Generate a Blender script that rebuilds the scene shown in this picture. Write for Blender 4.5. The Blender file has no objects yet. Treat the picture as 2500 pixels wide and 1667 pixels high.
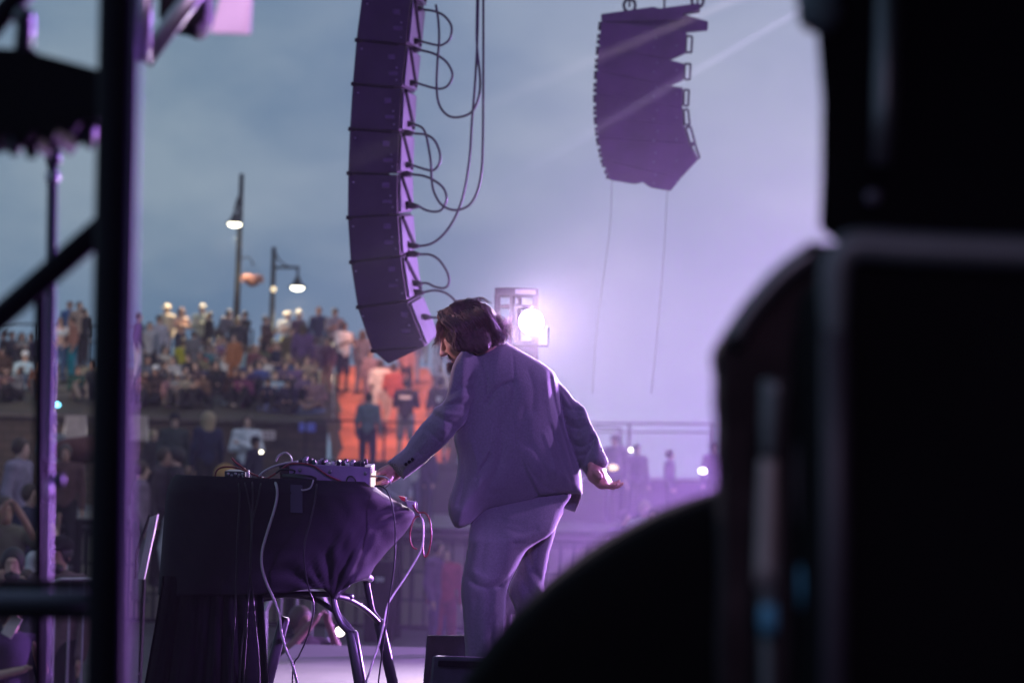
import bpy, math, random
import numpy as np
from mathutils import Vector

random.seed(7); np.random.seed(7)
scene = bpy.context.scene
PI = math.pi

# ------------------------------------------------------------------ camera
CAMZ = 1.06; PITCH = math.radians(3.07); ROLL = math.radians(1.5); FPX = 5903.0
_f = Vector((0, math.cos(PITCH), math.sin(PITCH)))
_u0 = Vector((0, -math.sin(PITCH), math.cos(PITCH))); _r0 = Vector((1, 0, 0))
_r = _r0*math.cos(ROLL) + _u0*math.sin(ROLL)
_u = -_r0*math.sin(ROLL) + _u0*math.cos(ROLL)
cd = bpy.data.cameras.new('camera'); cam = bpy.data.objects.new('camera', cd)
scene.collection.objects.link(cam); scene.camera = cam
from mathutils import Matrix
cam.matrix_world = Matrix(((_r.x, _u.x, -_f.x, 0), (_r.y, _u.y, -_f.y, 0), (_r.z, _u.z, -_f.z, CAMZ), (0, 0, 0, 1)))
cd.lens = 85; cd.sensor_width = 36; cd.clip_start = 0.05; cd.clip_end = 2000
cd.dof.use_dof = True; cd.dof.focus_distance = 8.97; cd.dof.aperture_fstop = 3.3

def P(px, py, d):
    """point seen at photo pixel (px,py) at depth d metres in front of the camera"""
    v = _f*FPX + _r*(px-1250.0) + _u*(833.5-py)
    v = v*(d/v.y)
    return Vector((v.x, v.y, v.z+CAMZ))
def proj(X, Y, Z):
    Z = Z-CAMZ
    df = X*_f.x+Y*_f.y+Z*_f.z; dr = X*_r.x+Y*_r.y+Z*_r.z; du = X*_u.x+Y*_u.y+Z*_u.z
    return 1250.0+FPX*dr/df, 833.5-FPX*du/df

# ------------------------------------------------------------------ render / world
scene.view_settings.view_transform = 'Standard'; scene.view_settings.look = 'None'
scene.view_settings.exposure = 0.0; scene.view_settings.gamma = 1
scene.cycles.use_denoising = True
scene.cycles.max_bounces = 6; scene.cycles.diffuse_bounces = 3; scene.cycles.volume_bounces = 0
scene.cycles.sample_clamp_indirect = 4; scene.cycles.caustics_reflective = False; scene.cycles.caustics_refractive = False

world = bpy.data.worlds.new("World"); scene.world = world; world.use_nodes = True
nt = world.node_tree; N = nt.nodes; L = nt.links; N.clear()
def nd(t, **k):
    n = N.new(t)
    for a, b in k.items(): setattr(n, a, b)
    return n
out = nd('ShaderNodeOutputWorld'); mixs = nd('ShaderNodeMixShader'); mixs.inputs[0].default_value = 0.86
sky = nd('ShaderNodeTexSky'); sky.sky_type = 'NISHITA'; sky.sun_disc = False
sky.sun_elevation = math.radians(1.5); sky.sun_rotation = math.radians(60); sky.air_density = 1.5; sky.dust_density = 2.0
bg1 = nd('ShaderNodeBackground'); bg1.inputs[1].default_value = 0.12
bg2 = nd('ShaderNodeBackground'); bg2.inputs[1].default_value = 1.0
tc = nd('ShaderNodeTexCoord'); mp = nd('ShaderNodeMapping')
mp.inputs['Scale'].default_value = (5.0, 5.0, 9.0); mp.inputs['Rotation'].default_value = (0, math.radians(28), 0)
n1 = nd('ShaderNodeTexNoise'); n1.inputs['Scale'].default_value = 1.5; n1.inputs['Detail'].default_value = 5; n1.inputs['Roughness'].default_value = 0.5
L.new(tc.outputs['Generated'], mp.inputs[0]); L.new(mp.outputs[0], n1.inputs[0])
cr = nd('ShaderNodeValToRGB'); cr.color_ramp.elements[0].position = 0.36; cr.color_ramp.elements[1].position = 0.68
cr.color_ramp.elements[0].color = (0.090, 0.195, 0.335, 1); cr.color_ramp.elements[1].color = (0.27, 0.37, 0.475, 1)
L.new(n1.outputs[0], cr.inputs[0])
# the sky is brighter towards the sunset, to the right, and higher up
sp = nd('ShaderNodeSeparateXYZ'); L.new(tc.outputs['Generated'], sp.inputs[0])
mr = nd('ShaderNodeMapRange'); mr.inputs[1].default_value = -0.14; mr.inputs[2].default_value = 0.12
L.new(sp.outputs[0], mr.inputs[0])
cr2 = nd('ShaderNodeValToRGB'); cr2.color_ramp.elements[0].color = (0.0, 0.0, 0.0, 1); cr2.color_ramp.elements[1].color = (0.27, 0.23, 0.29, 1)
L.new(mr.outputs[0], cr2.inputs[0])
mx = nd('ShaderNodeMixRGB', blend_type='ADD'); mx.inputs[0].default_value = 1
L.new(cr.outputs[0], mx.inputs[1]); L.new(cr2.outputs[0], mx.inputs[2])
L.new(mx.outputs[0], bg2.inputs[0]); L.new(sky.outputs[0], bg1.inputs[0])
L.new(bg1.outputs[0], mixs.inputs[1]); L.new(bg2.outputs[0], mixs.inputs[2]); L.new(mixs.outputs[0], out.inputs[0])

def light(name, kind, loc, energy, color, target=None, size=0.1, spot=60, blend=0.5):
    ld = bpy.data.lights.new(name, kind); o = bpy.data.objects.new(name, ld); scene.collection.objects.link(o)
    o.location = loc; ld.energy = energy; ld.color = color
    if kind == 'SPOT': ld.spot_size = math.radians(spot); ld.spot_blend = blend; ld.shadow_soft_size = size
    elif kind == 'POINT': ld.shadow_soft_size = size
    elif kind == 'SUN': ld.angle = size
    elif kind == 'AREA': ld.size = size
    if target is not None:
        o.rotation_euler = (Vector(target)-Vector(loc)).to_track_quat('-Z', 'Y').to_euler()
    return o
light('sun', 'SUN', (20, 30, 20), 0.12, (1.0, 0.93, 0.9), (0, 40, 0), math.radians(20))
PUR = (0.42, 0.14, 1.0)
# stage lamps of the rig out of frame, with added fill and rim spots
light('stage_wash_right', 'SPOT', (7.0, 11.8, 4.2), 2200, (0.58, 0.28, 1.0), (0.1, 9.2, 0.8), 0.12, 34, 0.9)
light('stage_wash_far', 'SPOT', (9.5, 21.0, 2.0), 50000, (0.60, 0.26, 1.0), (4.6, 16.2, -0.15), 0.2, 64, 1.0)
light('stage_wash_low', 'SPOT', (9.0, 20.0, 1.4), 95000, (0.64, 0.29, 1.0), (4.4, 16.6, -1.1), 0.2, 46, 1.0)
light('near_fill', 'SPOT', (2.0, 1.6, 4.4), 1750, (0.42, 0.22, 1.0), (0.33, 9.0, 1.2), 0.45, 18, 0.8)  # added purple fill for the performer's back
light('array_fill', 'SPOT', (-3.6, 3.6, 3.6), 2100, (0.34, 0.09, 1.0), (0.7, 15.5, 2.9), 0.15, 30, 0.7)  # added to tint the sides of both arrays purple
light('wing_kicker', 'SPOT', (6.2, 9.6, 3.6), 5200, (0.36, 0.14, 1.0), (-0.6, 3.2, 1.3), 0.12, 24, 0.8)  # added for purple edges on the left foreground tubes
light('back_kicker', 'SPOT', (2.9, 15.6, 2.2), 15000, (1.0, 0.78, 1.0), (0.22, 9.0, 1.35), 0.06, 10, 0.8)  # added for the bright rim on the performer
light('face_fill', 'SPOT', (-6.0, 11.0, 2.6), 1500, (1.0, 0.52, 0.62), P(1082, 850, 8.93), 0.1, 4.5, 0.8)  # added pink light on the face alone
light('cloth_fill', 'SPOT', (2.9, 6.2, 2.6), 2600, (0.52, 0.24, 1.0), (-0.36, 8.7, 0.72), 0.1, 9, 1.0)  # added to brighten the right end of the table cloth
light('beam_lamp', 'SPOT', P(2150, -150, 12), 230000, (1.0, 0.85, 0.85), P(1440, 150, 12), 0.02, 2.4, 0.6)
light('beam_lamp', 'SPOT', P(2150, -90, 11.8), 230000, (0.85, 0.75, 1.0), P(1440, 325, 11.8), 0.02, 2.2, 0.6)
light('drape_fill', 'SPOT', (0.1, -1.2, 2.7), 75, (0.85, 0.62, 0.95), P(1900, 1250, 2.3), 0.1, 17, 0.9)  # added behind the camera to lift the foreground drape
light('bank_fill', 'SPOT', (-17, 47, 8.5), 4200, (1.0, 0.82, 0.68), (-8, 63, 3.0), 0.3, 62, 0.8)  # added warm fill for the crowd on the bank
TOTEM = P(1297, 787, 13.9)
light('totem_beam', 'SPOT', TOTEM+Vector((0.0, -0.14, 0.0)), 1300, (0.95, 0.76, 1.0), (0.1, 9.0, 1.2), 0.035, 150, 0.7)

# ------------------------------------------------------------------ mesh helpers
BASE = {}
COL = scene.collection
def props(o, label=None, cat=None, group=None, kind=None):
    if label: o['label'] = label
    if cat: o['category'] = cat
    if group: o['group'] = group
    if kind: o['kind'] = kind
    return o
def thing(name, label, cat, base=(0, 0, 0), group=None):
    o = bpy.data.objects.new(name, None); COL.objects.link(o); o.empty_display_size = 0.1
    o.location = base; BASE[o.name] = Vector(base)
    return props(o, label, cat, group)
def bake(name, verts, faces, mat, parent=None, smooth=True, base=None):
    b = BASE[parent.name] if parent is not None else Vector(base if base is not None else (0, 0, 0))
    V = np.asarray(verts, dtype=np.float64).reshape(-1, 3)-np.array(b)
    me = bpy.data.meshes.new(name)
    me.from_pydata(V.tolist(), [], [tuple(int(i) for i in f) for f in faces])
    me.validate(); me.update()
    if smooth: me.polygons.foreach_set('use_smooth', [True]*len(me.polygons))
    if mat is not None: me.materials.append(mat)
    o = bpy.data.objects.new(name, me); COL.objects.link(o)
    if parent is not None: o.parent = parent
    else: o.location = b
    BASE[o.name] = b
    return o
def catmull(pts, n=6):
    pts = [Vector(p) for p in pts]
    if len(pts) < 3: return pts
    q = [pts[0]*2-pts[1]]+pts+[pts[-1]*2-pts[-2]]; outp = []
    for i in range(1, len(q)-2):
        for k in range(n):
            t = k/n; a, b, c, d = q[i-1], q[i], q[i+1], q[i+2]
            outp.append(0.5*((2*b)+(c-a)*t+(2*a-5*b+4*c-d)*t*t+(3*b-3*c+d-a)*t*t*t))
    outp.append(pts[-1]); return outp
class MB:
    def __init__(s): s.v = []; s.f = []
    def add(s, vs, fs):
        n = len(s.v); s.v += [tuple(v) for v in vs]; s.f += [tuple(i+n for i in f) for f in fs]
    def box(s, c, h, R=None):
        c = Vector(c); vs = []
        for x in (-1, 1):
            for y in (-1, 1):
                for z in (-1, 1):
                    p = Vector((x*h[0], y*h[1], z*h[2]))
                    if R is not None: p = R @ p
                    vs.append(c+p)
        s.add(vs, [(0, 1, 3, 2), (4, 6, 7, 5), (0, 4, 5, 1), (2, 3, 7, 6), (0, 2, 6, 4), (1, 5, 7, 3)]); return s
    def prism(s, poly, off):
        """closed polygon of 3-D points swept by a vector"""
        n = len(poly); off = Vector(off); a = [Vector(p) for p in poly]; b = [p+off for p in a]
        s.add(a+b, [tuple(range(n))[::-1], tuple(range(n, 2*n))]+[(i, (i+1) % n, n+(i+1) % n, n+i) for i in range(n)]); return s
    def tube(s, pts, r, n=8, cap=True, smooth=0):
        if smooth: pts = catmull(pts, smooth)
        pts = [Vector(p) for p in pts]; m = len(pts)
        rs = r if isinstance(r, (list, tuple)) else [r]*m
        if len(rs) != m: rs = list(np.interp(np.linspace(0, 1, m), np.linspace(0, 1, len(rs)), rs))
        t = (pts[1]-pts[0]).normalized(); nrm = t.orthogonal().normalized(); vs = []
        for i, p in enumerate(pts):
            t2 = (pts[min(i+1, m-1)]-pts[max(i-1, 0)])
            t2 = t2.normalized() if t2.length > 1e-9 else t
            nrm = (nrm-t2*nrm.dot(t2)); nrm = nrm.normalized() if nrm.length > 1e-6 else t2.orthogonal().normalized()
            bi = t2.cross(nrm)
            for k in range(n):
                a = 2*PI*k/n; vs.append(p+(nrm*math.cos(a)+bi*math.sin(a))*rs[i])
        fs = [(i*n+k, i*n+(k+1) % n, (i+1)*n+(k+1) % n, (i+1)*n+k) for i in range(m-1) for k in range(n)]
        if cap: fs += [tuple(range(n))[::-1], tuple(range((m-1)*n, m*n))]
        s.add(vs, fs); return s
    def lathe(s, c, prof, n=24, R=None):
        c = Vector(c); vs = []
        for (r, z) in prof:
            for k in range(n):
                a = 2*PI*k/n; p = Vector((r*math.cos(a), r*math.sin(a), z))
                if R is not None: p = R @ p
                vs.append(c+p)
        m = len(prof)
        s.add(vs, [(i*n+k, i*n+(k+1) % n, (i+1)*n+(k+1) % n, (i+1)*n+k) for i in range(m-1) for k in range(n)]
              + [tuple(range(n))[::-1], tuple(range((m-1)*n, m*n))]); return s
    def ball(s, c, r, n=10, R=None):
        r = r if isinstance(r, (tuple, list)) else (r, r, r); c = Vector(c); m = n; vs = []; fs = []
        for i in range(1, m):
            th = PI*i/m
            for k in range(n):
                a = 2*PI*k/n; p = Vector((math.sin(th)*math.cos(a)*r[0], math.sin(th)*math.sin(a)*r[1], math.cos(th)*r[2]))
                if R is not None: p = R @ p
                vs.append(c+p)
        top = len(vs)
        for z in (1, -1):
            p = Vector((0, 0, z*r[2]));
            if R is not None: p = R @ p
            vs.append(c+p)
        for i in range(m-2):
            for k in range(n): fs.append((i*n+k, (i+1)*n+k, (i+1)*n+(k+1) % n, i*n+(k+1) % n))
        for k in range(n):
            fs.append((top, k, (k+1) % n)); fs.append((top+1, (m-2)*n+(k+1) % n, (m-2)*n+k))
        s.add(vs, fs); return s
    def build(s, name, mat, parent=None, smooth=False, bevel=0, base=None, seg=2):
        if base is None and parent is None:
            a = np.array(s.v); base = (a[:, 0].mean(), a[:, 1].mean(), a[:, 2].min())
        o = bake(name, s.v, s.f, mat, parent, smooth, base)
        if bevel:
            m = o.modifiers.new('bevel', 'BEVEL'); m.width = bevel; m.segments = seg; m.limit_method = 'ANGLE'
            o.data.polygons.foreach_set('use_smooth', [True]*len(o.data.polygons))
            try: o.data.set_sharp_from_angle(angle=math.radians(50))
            except Exception: pass
        return o

_mats = {}
def mat(name, col, rough=0.6, metal=0.0, var=0.25, vscale=6.0, bump=0.0, bscale=60.0, emit=None, es=0.0, spec=0.5, sheen=0.0, trans=0.0):
    key = (name, tuple(col), rough, emit)
    if key in _mats: return _mats[key]
    m = bpy.data.materials.new(name); m.use_nodes = True; t = m.node_tree; b = t.nodes['Principled BSDF']
    b.inputs['Roughness'].default_value = rough; b.inputs['Metallic'].default_value = metal
    b.inputs['Specular IOR Level'].default_value = spec
    if sheen: b.inputs['Sheen Weight'].default_value = sheen
    tcn = t.nodes.new('ShaderNodeTexCoord')
    if var > 0:
        n = t.nodes.new('ShaderNodeTexNoise'); n.inputs['Scale'].default_value = vscale; n.inputs['Detail'].default_value = 5
        r = t.nodes.new('ShaderNodeValToRGB'); r.color_ramp.elements[0].position = 0.3; r.color_ramp.elements[1].position = 0.7
        r.color_ramp.elements[0].color = [c*(1-var) for c in col]+[1]; r.color_ramp.elements[1].color = [min(1, c*(1+var)) for c in col]+[1]
        t.links.new(tcn.outputs['Object'], n.inputs[0]); t.links.new(n.outputs[0], r.inputs[0]); t.links.new(r.outputs[0], b.inputs['Base Color'])
    else: b.inputs['Base Color'].default_value = list(col)+[1]
    if bump:
        n = t.nodes.new('ShaderNodeTexNoise'); n.inputs['Scale'].default_value = bscale; n.inputs['Detail'].default_value = 4
        bp = t.nodes.new('ShaderNodeBump'); bp.inputs['Strength'].default_value = bump; bp.inputs['Distance'].default_value = 0.01
        t.links.new(tcn.outputs['Object'], n.inputs[0]); t.links.new(n.outputs[0], bp.inputs['Height']); t.links.new(bp.outputs[0], b.inputs['Normal'])
    if emit:
        b.inputs['Emission Color'].default_value = list(emit)+[1]; b.inputs['Emission Strength'].default_value = es
    _mats[key] = m; return m
def cloth(col): return mat('fabric', col, 0.9, var=0.22, vscale=9, bump=0.25, bscale=40, spec=0.2)
M_black = mat('black_paint', (0.005, 0.005, 0.006), 0.7, var=0.2, spec=0.12)
M_tube = mat('black_tube', (0.006, 0.005, 0.009), 0.6, metal=0.0, var=0.2, spec=0.10)
M_soft = mat('black_drape', (0.0035, 0.0035, 0.004), 0.95, var=0.2, bump=0.3, spec=0.05)
M_alu = mat('aluminium', (0.45, 0.45, 0.48), 0.38, metal=0.9, var=0.1)
M_dark_alu = mat('worn_dark_metal', (0.16, 0.16, 0.18), 0.4, metal=0.7, var=0.2)
M_rubber = mat('black_cable', (0.012, 0.012, 0.016), 0.45, var=0.1)
M_wcable = mat('white_cable', (0.45, 0.42, 0.42), 0.4, var=0.05)
M_rcable = mat('red_cable', (0.20, 0.012, 0.020), 0.4, var=0.05)
M_steel = mat('galvanised_steel', (0.42, 0.42, 0.45), 0.45, metal=0.6, var=0.15)

# ------------------------------------------------------------------ signed distance modelling
class SDF:
    def __init__(s, lo, hi, h):
        s.lo = np.array(lo, float); s.h = h; s.n = np.ceil((np.array(hi)-s.lo)/h).astype(int)+1
        s.ax = [s.lo[i]+h*np.arange(s.n[i]) for i in range(3)]
        s.F = np.full(tuple(s.n), 0.2, np.float32)
    def sl(s, lo, hi):
        o = []
        for i in range(3):
            a = int(max(0, math.floor((lo[i]-s.lo[i])/s.h))); b = int(min(s.n[i], math.ceil((hi[i]-s.lo[i])/s.h)+1)); o.append(slice(a, max(a, b)))
        return tuple(o)
    def grid(s, q):
        return (s.ax[0][q[0]][:, None, None].astype(np.float32), s.ax[1][q[1]][None, :, None].astype(np.float32), s.ax[2][q[2]][None, None, :].astype(np.float32))
    def comb(s, q, d, k, op='u'):
        A = s.F[q]
        if op == 'u':
            if k > 0:
                h = np.clip(0.5+0.5*(A-d)/k, 0, 1); s.F[q] = A*(1-h)+d*h-k*h*(1-h)
            else: s.F[q] = np.minimum(A, d)
        elif op == 's':
            if k > 0:
                h = np.clip(0.5-0.5*(A+d)/k, 0, 1); s.F[q] = A*(1-h)-d*h+k*h*(1-h)
            else: s.F[q] = np.maximum(A, -d)
    def cone(s, a, b, ra, rb, k=0.02, op='u', sy=1.0, y0=0.0):
        a = np.array(a, float); b = np.array(b, float); m = max(ra, rb)+k+3*s.h
        q = s.sl(np.minimum(a, b)-m, np.maximum(a, b)+m)
        if any(x.stop <= x.start for x in q): return
        X, Y, Z = s.grid(q); ay, by = a[1], b[1]
        if sy != 1.0: Y = y0+(Y-y0)*sy; ay = y0+(ay-y0)*sy; by = y0+(by-y0)*sy
        dx, dy, dz = b[0]-a[0], by-ay, b[2]-a[2]; L2 = dx*dx+dy*dy+dz*dz+1e-12
        px, py, pz = X-a[0], Y-ay, Z-a[2]
        t = np.clip((px*dx+py*dy+pz*dz)/L2, 0, 1)
        d = np.sqrt((px-t*dx)**2+(py-t*dy)**2+(pz-t*dz)**2)-(ra+(rb-ra)*t)
        s.comb(q, d.astype(np.float32), k, op)
    def ell(s, c, r, k=0.02, op='u', ax=None):
        """ax: three unit axis vectors for r[0], r[1], r[2]"""
        m = max(r)+k+3*s.h; q = s.sl([c[i]-m for i in range(3)], [c[i]+m for i in range(3)])
        if any(x.stop <= x.start for x in q): return
        X, Y, Z = s.grid(q); X = X-c[0]; Y = Y-c[1]; Z = Z-c[2]
        if ax is None: A, B, C = X, Y, Z
        else: A, B, C = [X*v[0]+Y*v[1]+Z*v[2] for v in ax]
        k0 = np.sqrt((A/r[0])**2+(B/r[1])**2+(C/r[2])**2)
        k1 = np.sqrt((A/r[0]**2)**2+(B/r[1]**2)**2+(C/r[2]**2)**2)+1e-6
        s.comb(q, (k0*(k0-1)/k1).astype(np.float32), k, op)
    def mesh(s):
        F = s.F; I = F < 0; n = F.shape
        V = np.zeros(tuple(x-1 for x in n)+(3,), np.float32); C = np.zeros(tuple(x-1 for x in n), np.float32)
        c = lambda i, j, k: (slice(i, n[0]-1+i), slice(j, n[1]-1+j), slice(k, n[2]-1+k))
        cs = sum(I[c(i, j, k)].astype(np.int8) for i in (0, 1) for j in (0, 1) for k in (0, 1))
        act = (cs > 0) & (cs < 8); idx = np.argwhere(act)
        if len(idx) == 0: return np.zeros((0, 3)), np.zeros((0, 4), int)
        acc = np.zeros((len(idx), 3)); cnt = np.zeros(len(idx)); i0, j0, k0 = idx.T
        corners = [(i, j, k) for i in (0, 1) for j in (0, 1) for k in (0, 1)]
        for a in corners:
            for axn in range(3):
                if a[axn] == 0:
                    b = list(a); b[axn] = 1
                    fa = F[i0+a[0], j0+a[1], k0+a[2]]; fb = F[i0+b[0], j0+b[1], k0+b[2]]
                    m = (fa < 0) != (fb < 0); t = np.where(m, fa/np.where(m, fa-fb, 1), 0)
                    p = np.array(a, float)[None, :].repeat(len(idx), 0); p[:, axn] = t
                    acc[m] += p[m]; cnt[m] += 1
        pos = (idx+acc/cnt[:, None])*s.h+s.lo
        vid = np.full(act.shape, -1, np.int64); vid[act] = np.arange(len(idx)); faces = []
        for axn in range(3):
            o1, o2 = [(1, 2), (2, 0), (0, 1)][axn]
            sa = [slice(None)]*3; sb = [slice(None)]*3; sa[axn] = slice(0, -1); sb[axn] = slice(1, None)
            ch = I[tuple(sa)] != I[tuple(sb)]; e = np.argwhere(ch)
            e = e[(e[:, o1] > 0) & (e[:, o2] > 0) & (e[:, o1] < n[o1]-1) & (e[:, o2] < n[o2]-1)]
            def g(d1, d2):
                q = e.copy(); q[:, o1] -= d1; q[:, o2] -= d2; return vid[q[:, 0], q[:, 1], q[:, 2]]
            qd = np.stack([g(1, 1), g(0, 1), g(0, 0), g(1, 0)], 1)
            flip = ~I[e[:, 0], e[:, 1], e[:, 2]]; qd[flip] = qd[flip][:, ::-1]; faces.append(qd)
        fc = np.concatenate(faces); fc = fc[(fc >= 0).all(1)]
        return pos, fc

# ------------------------------------------------------------------ setting
def grid_mesh(name, xs, ys, fz, mat_, kind='structure'):
    vs = [(x, y, fz(x, y)) for y in ys for x in xs]; nx = len(xs)
    fs = [(j*nx+i, j*nx+i+1, (j+1)*nx+i+1, (j+1)*nx+i) for j in range(len(ys)-1) for i in range(nx-1)]
    o = bake(name, vs, fs, mat_, None, True, (0, 0, 0)); return props(o, kind=kind)
GZ = -1.30; TZ = 0.05
M_ground = mat('asphalt', (0.045, 0.043, 0.045), 0.85, var=0.3, vscale=1.5, bump=0.3, bscale=20)
M_grass = mat('dry_grass_earth', (0.032, 0.028, 0.020), 0.95, var=0.5, vscale=1.2, bump=0.6, bscale=8)
M_pave = mat('concrete_paving', (0.11, 0.10, 0.10), 0.8, var=0.25, vscale=0.8)
grid_mesh('ground', np.linspace(-66, 66, 3), np.linspace(-6, 108, 3), lambda x, y: GZ, M_ground)

def slope_z(d):
    return float(np.interp(d, [56, 59, 75, 79, 90], [2.08, 2.66, 3.95, 4.05, 3.6]))
def stair_x(d):   # centre of the orange steps
    return float(np.interp(d, [56, 75], [-2.55, -4.0]))
def terrain(x, d):
    if d < 36: return GZ
    if d < 56: return TZ
    z = slope_z(d)
    e = float(np.interp(x, [0.2, 3.2], [1, 0])); e = e*e*(3-2*e)
    z = 0.9+(z-0.9)*e
    sx = stair_x(d)
    if -1.5 < x-sx < 1.35: z = min(z, 1.22+max(0, d-57.0)*0.168)-0.25
    return z
rr = random.Random(3)
def hill_z(x, y):
    b = terrain(x, y)
    return b+0.05*math.sin(x*1.7+y)+0.04*math.sin(y*2.3-x*0.7) if y > 56.5 else b
xs = sorted(set(list(np.arange(-42, -8, 1.0))+list(np.arange(-8, 8, 0.25))+list(np.arange(8, 42.1, 2.0))))
grid_mesh('hillside', xs, [56.0, 56.3, 57, 58, 59]+list(np.arange(60, 80, 0.8))+[82, 86, 92, 104], hill_z, M_grass)
grid_mesh('terrace_paving', np.linspace(-44, 20, 4), [36.2, 56], lambda x, y: TZ, M_pave)

def brick_mat(name, c1, c2, cm, sx, sy, scale=1.0):
    m = bpy.data.materials.new(name); m.use_nodes = True; t = m.node_tree; b = t.nodes['Principled BSDF']; b.inputs['Roughness'].default_value = 0.9
    tc_ = t.nodes.new('ShaderNodeTexCoord'); mp_ = t.nodes.new('ShaderNodeMapping'); mp_.inputs['Rotation'].default_value = (math.radians(90), 0, 0)
    br = t.nodes.new('ShaderNodeTexBrick'); br.inputs['Color1'].default_value = list(c1)+[1]; br.inputs['Color2'].default_value = list(c2)+[1]; br.inputs['Mortar'].default_value = list(cm)+[1]
    br.inputs['Scale'].default_value = scale; br.inputs['Brick Width'].default_value = sx; br.inputs['Row Height'].default_value = sy; br.inputs['Mortar Size'].default_value = 0.02
    t.links.new(tc_.outputs['Object'], mp_.inputs[0]); t.links.new(mp_.outputs[0], br.inputs[0]); t.links.new(br.outputs[0], b.inputs['Base Color'])
    bp = t.nodes.new('ShaderNodeBump'); bp.inputs['Strength'].default_value = 0.5; t.links.new(br.outputs['Fac'], bp.inputs['Height']); bp.invert = True; t.links.new(bp.outputs[0], b.inputs['Normal']); return m
M_brick = brick_mat('brown_block_wall', (0.060, 0.042, 0.038), (0.042, 0.032, 0.030), (0.02, 0.016, 0.016), 0.45, 0.2)
M_stone = brick_mat('tan_stone_wall', (0.26, 0.23, 0.17), (0.17, 0.15, 0.12), (0.03, 0.03, 0.03), 0.75, 0.42)
M_cap = mat('concrete_coping', (0.06, 0.052, 0.055), 0.85)

w = thing('retaining_wall', 'long dark brown block wall below the grass bank of seated people', 'wall', (-20, 56, TZ))
m = MB(); m.box((-23.2, 55.85, TZ+0.98), (19.0, 0.12, 0.98)); m.build('wall_face', M_brick, w)
m = MB(); m.box((-23.2, 55.82, TZ+2.0), (19.0, 0.2, 0.045)); m.build('coping', M_cap, w)
w = thing('terrace_wall', 'low tan stone wall behind the dark fence, right of the table', 'wall', (-10, 36, GZ))
m = MB(); m.box((-12, 36.1, (GZ+TZ)/2), (32, 0.15, (TZ-GZ)/2)); m.build('wall_face', M_stone, w)
m = MB(); m.box((-12, 36.05, TZ+0.06), (32, 0.25, 0.06)); m.build('coping', M_cap, w)

# orange-lit steps
M_step = mat('terracotta_steps', (0.62, 0.25, 0.17), 0.8, var=0.15, vscale=3)
st = thing('stairway', 'wide concrete steps glowing orange, climbing the hillside behind the performer', 'stairs', (stair_x(57), 57, 1.2))
m = MB(); m.box((stair_x(56)+0.15, 56.1, 0.62), (1.75, 0.95, 0.6)); m.build('landing', M_cap, st)
for i in range(30):
    d = 57.05+i*0.6; z = 1.22+i*0.10
    m = MB(); m.box((stair_x(d), d+0.3, z+0.05-0.6), (1.42, 0.302, 0.6)); m.build('step', M_step, st)
# handrails of the steps
for k, off in enumerate((-1.55, 1.5)):
    hr = thing('handrail', ['dark metal handrail on the left of the orange steps', 'dark metal handrail on the right of the orange steps'][k], 'handrail', (stair_x(57)+off, 57, 1.2))
    m = MB(); m.tube([(stair_x(d)+off, d, 1.22+(d-57)*0.168+0.95) for d in np.linspace(57, 74, 12)], 0.03, 6); m.build('top_rail', M_dark_alu, hr)
    m = MB(); m.tube([(stair_x(d)+off, d, 1.22+(d-57)*0.168+0.5) for d in np.linspace(57, 74, 12)], 0.02, 6); m.build('mid_rail', M_dark_alu, hr)
    for d in np.linspace(57.2, 73.5, 9):
        m = MB(); m.tube([(stair_x(d)+off, d, 1.1+(d-57)*0.168), (stair_x(d)+off, d, 1.22+(d-57)*0.168+0.95)], 0.028, 6); m.build('post', M_dark_alu, hr)
for k in range(6):
    ly = 57.2+k*3.0; light('step_floodlight', 'SPOT', (stair_x(ly)-0.2, ly-3.6, 1.22+0.168*max(0, ly-57)+4.2), 1000, (1.0, 0.42, 0.26), (stair_x(ly), ly+0.6, 1.22+0.168*(ly-57)), 0.15, 48, 0.8)

# fences and rails
def railing(name, label, cat, A, B, h, posts, bars, mt, rails=(1.0, 0.85, 0.1), r=0.03, rb=0.012, parts=True):
    A = Vector(A); B = Vector(B); t = thing(name, label, cat, A)
    for q in rails:
        m = MB(); m.tube([A+Vector((0, 0, h*q)), B+Vector((0, 0, h*q))], r if q == 1.0 else r*0.7, 6); m.build('rail', mt, t)
    for i in range(posts+1):
        p = A.lerp(B, i/posts); m = MB(); m.tube([p, p+Vector((0, 0, h))], r*1.25, 6); m.build('post', mt, t)
    m = MB()
    lo = rails[-1]*h; hi = rails[1]*h
    for i in range(bars):
        p = A.lerp(B, (i+0.5)/bars); m.tube([p+Vector((0, 0, lo)), p+Vector((0, 0, hi))], rb, 4, False)
    if bars: m.build('bars', mt, t)
    return t
M_fence = mat('dark_fence_paint', (0.008, 0.007, 0.010), 0.7, spec=0.15)
railing('metal_fence', 'dark vertical-bar fence in front of the tan stone wall', 'fence', (-9, 34, GZ), (9, 34, GZ), 1.5, 12, 95, M_fence, (1.0, 0.92, 0.1), 0.045, 0.026)
railing('promenade_railing', 'long grey railing against the sky, right of the performer', 'railing', P(1330, 1166, 50)+Vector((0, 0, -0.10)), P(2350, 1184, 50)+Vector((0, 0, -0.02)), 1.24, 5, 90, M_steel, (1.0, 0.86, 0.08), 0.03, 0.010)
pm = props(MB().box((9.2, 55.5, 0.42), (8.6, 5.0, 0.5)).build('promenade', M_cap), kind='structure')
railing('ridge_fence', 'thin wire fence along the hilltop behind the standing people', 'fence', (-22, 77.2, 4.0), (-8.3, 77.2, 4.0), 1.35, 8, 0, M_fence, (1.0, 0.6, 0.2), 0.03)
railing('hillside_rail', 'thin cable rail crossing the front of the grass bank', 'railing', (-22, 57.2, 2.2), (-5.2, 57.2, 2.2), 0.85, 9, 0, M_fence, (1.0, 0.55), 0.022)
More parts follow.
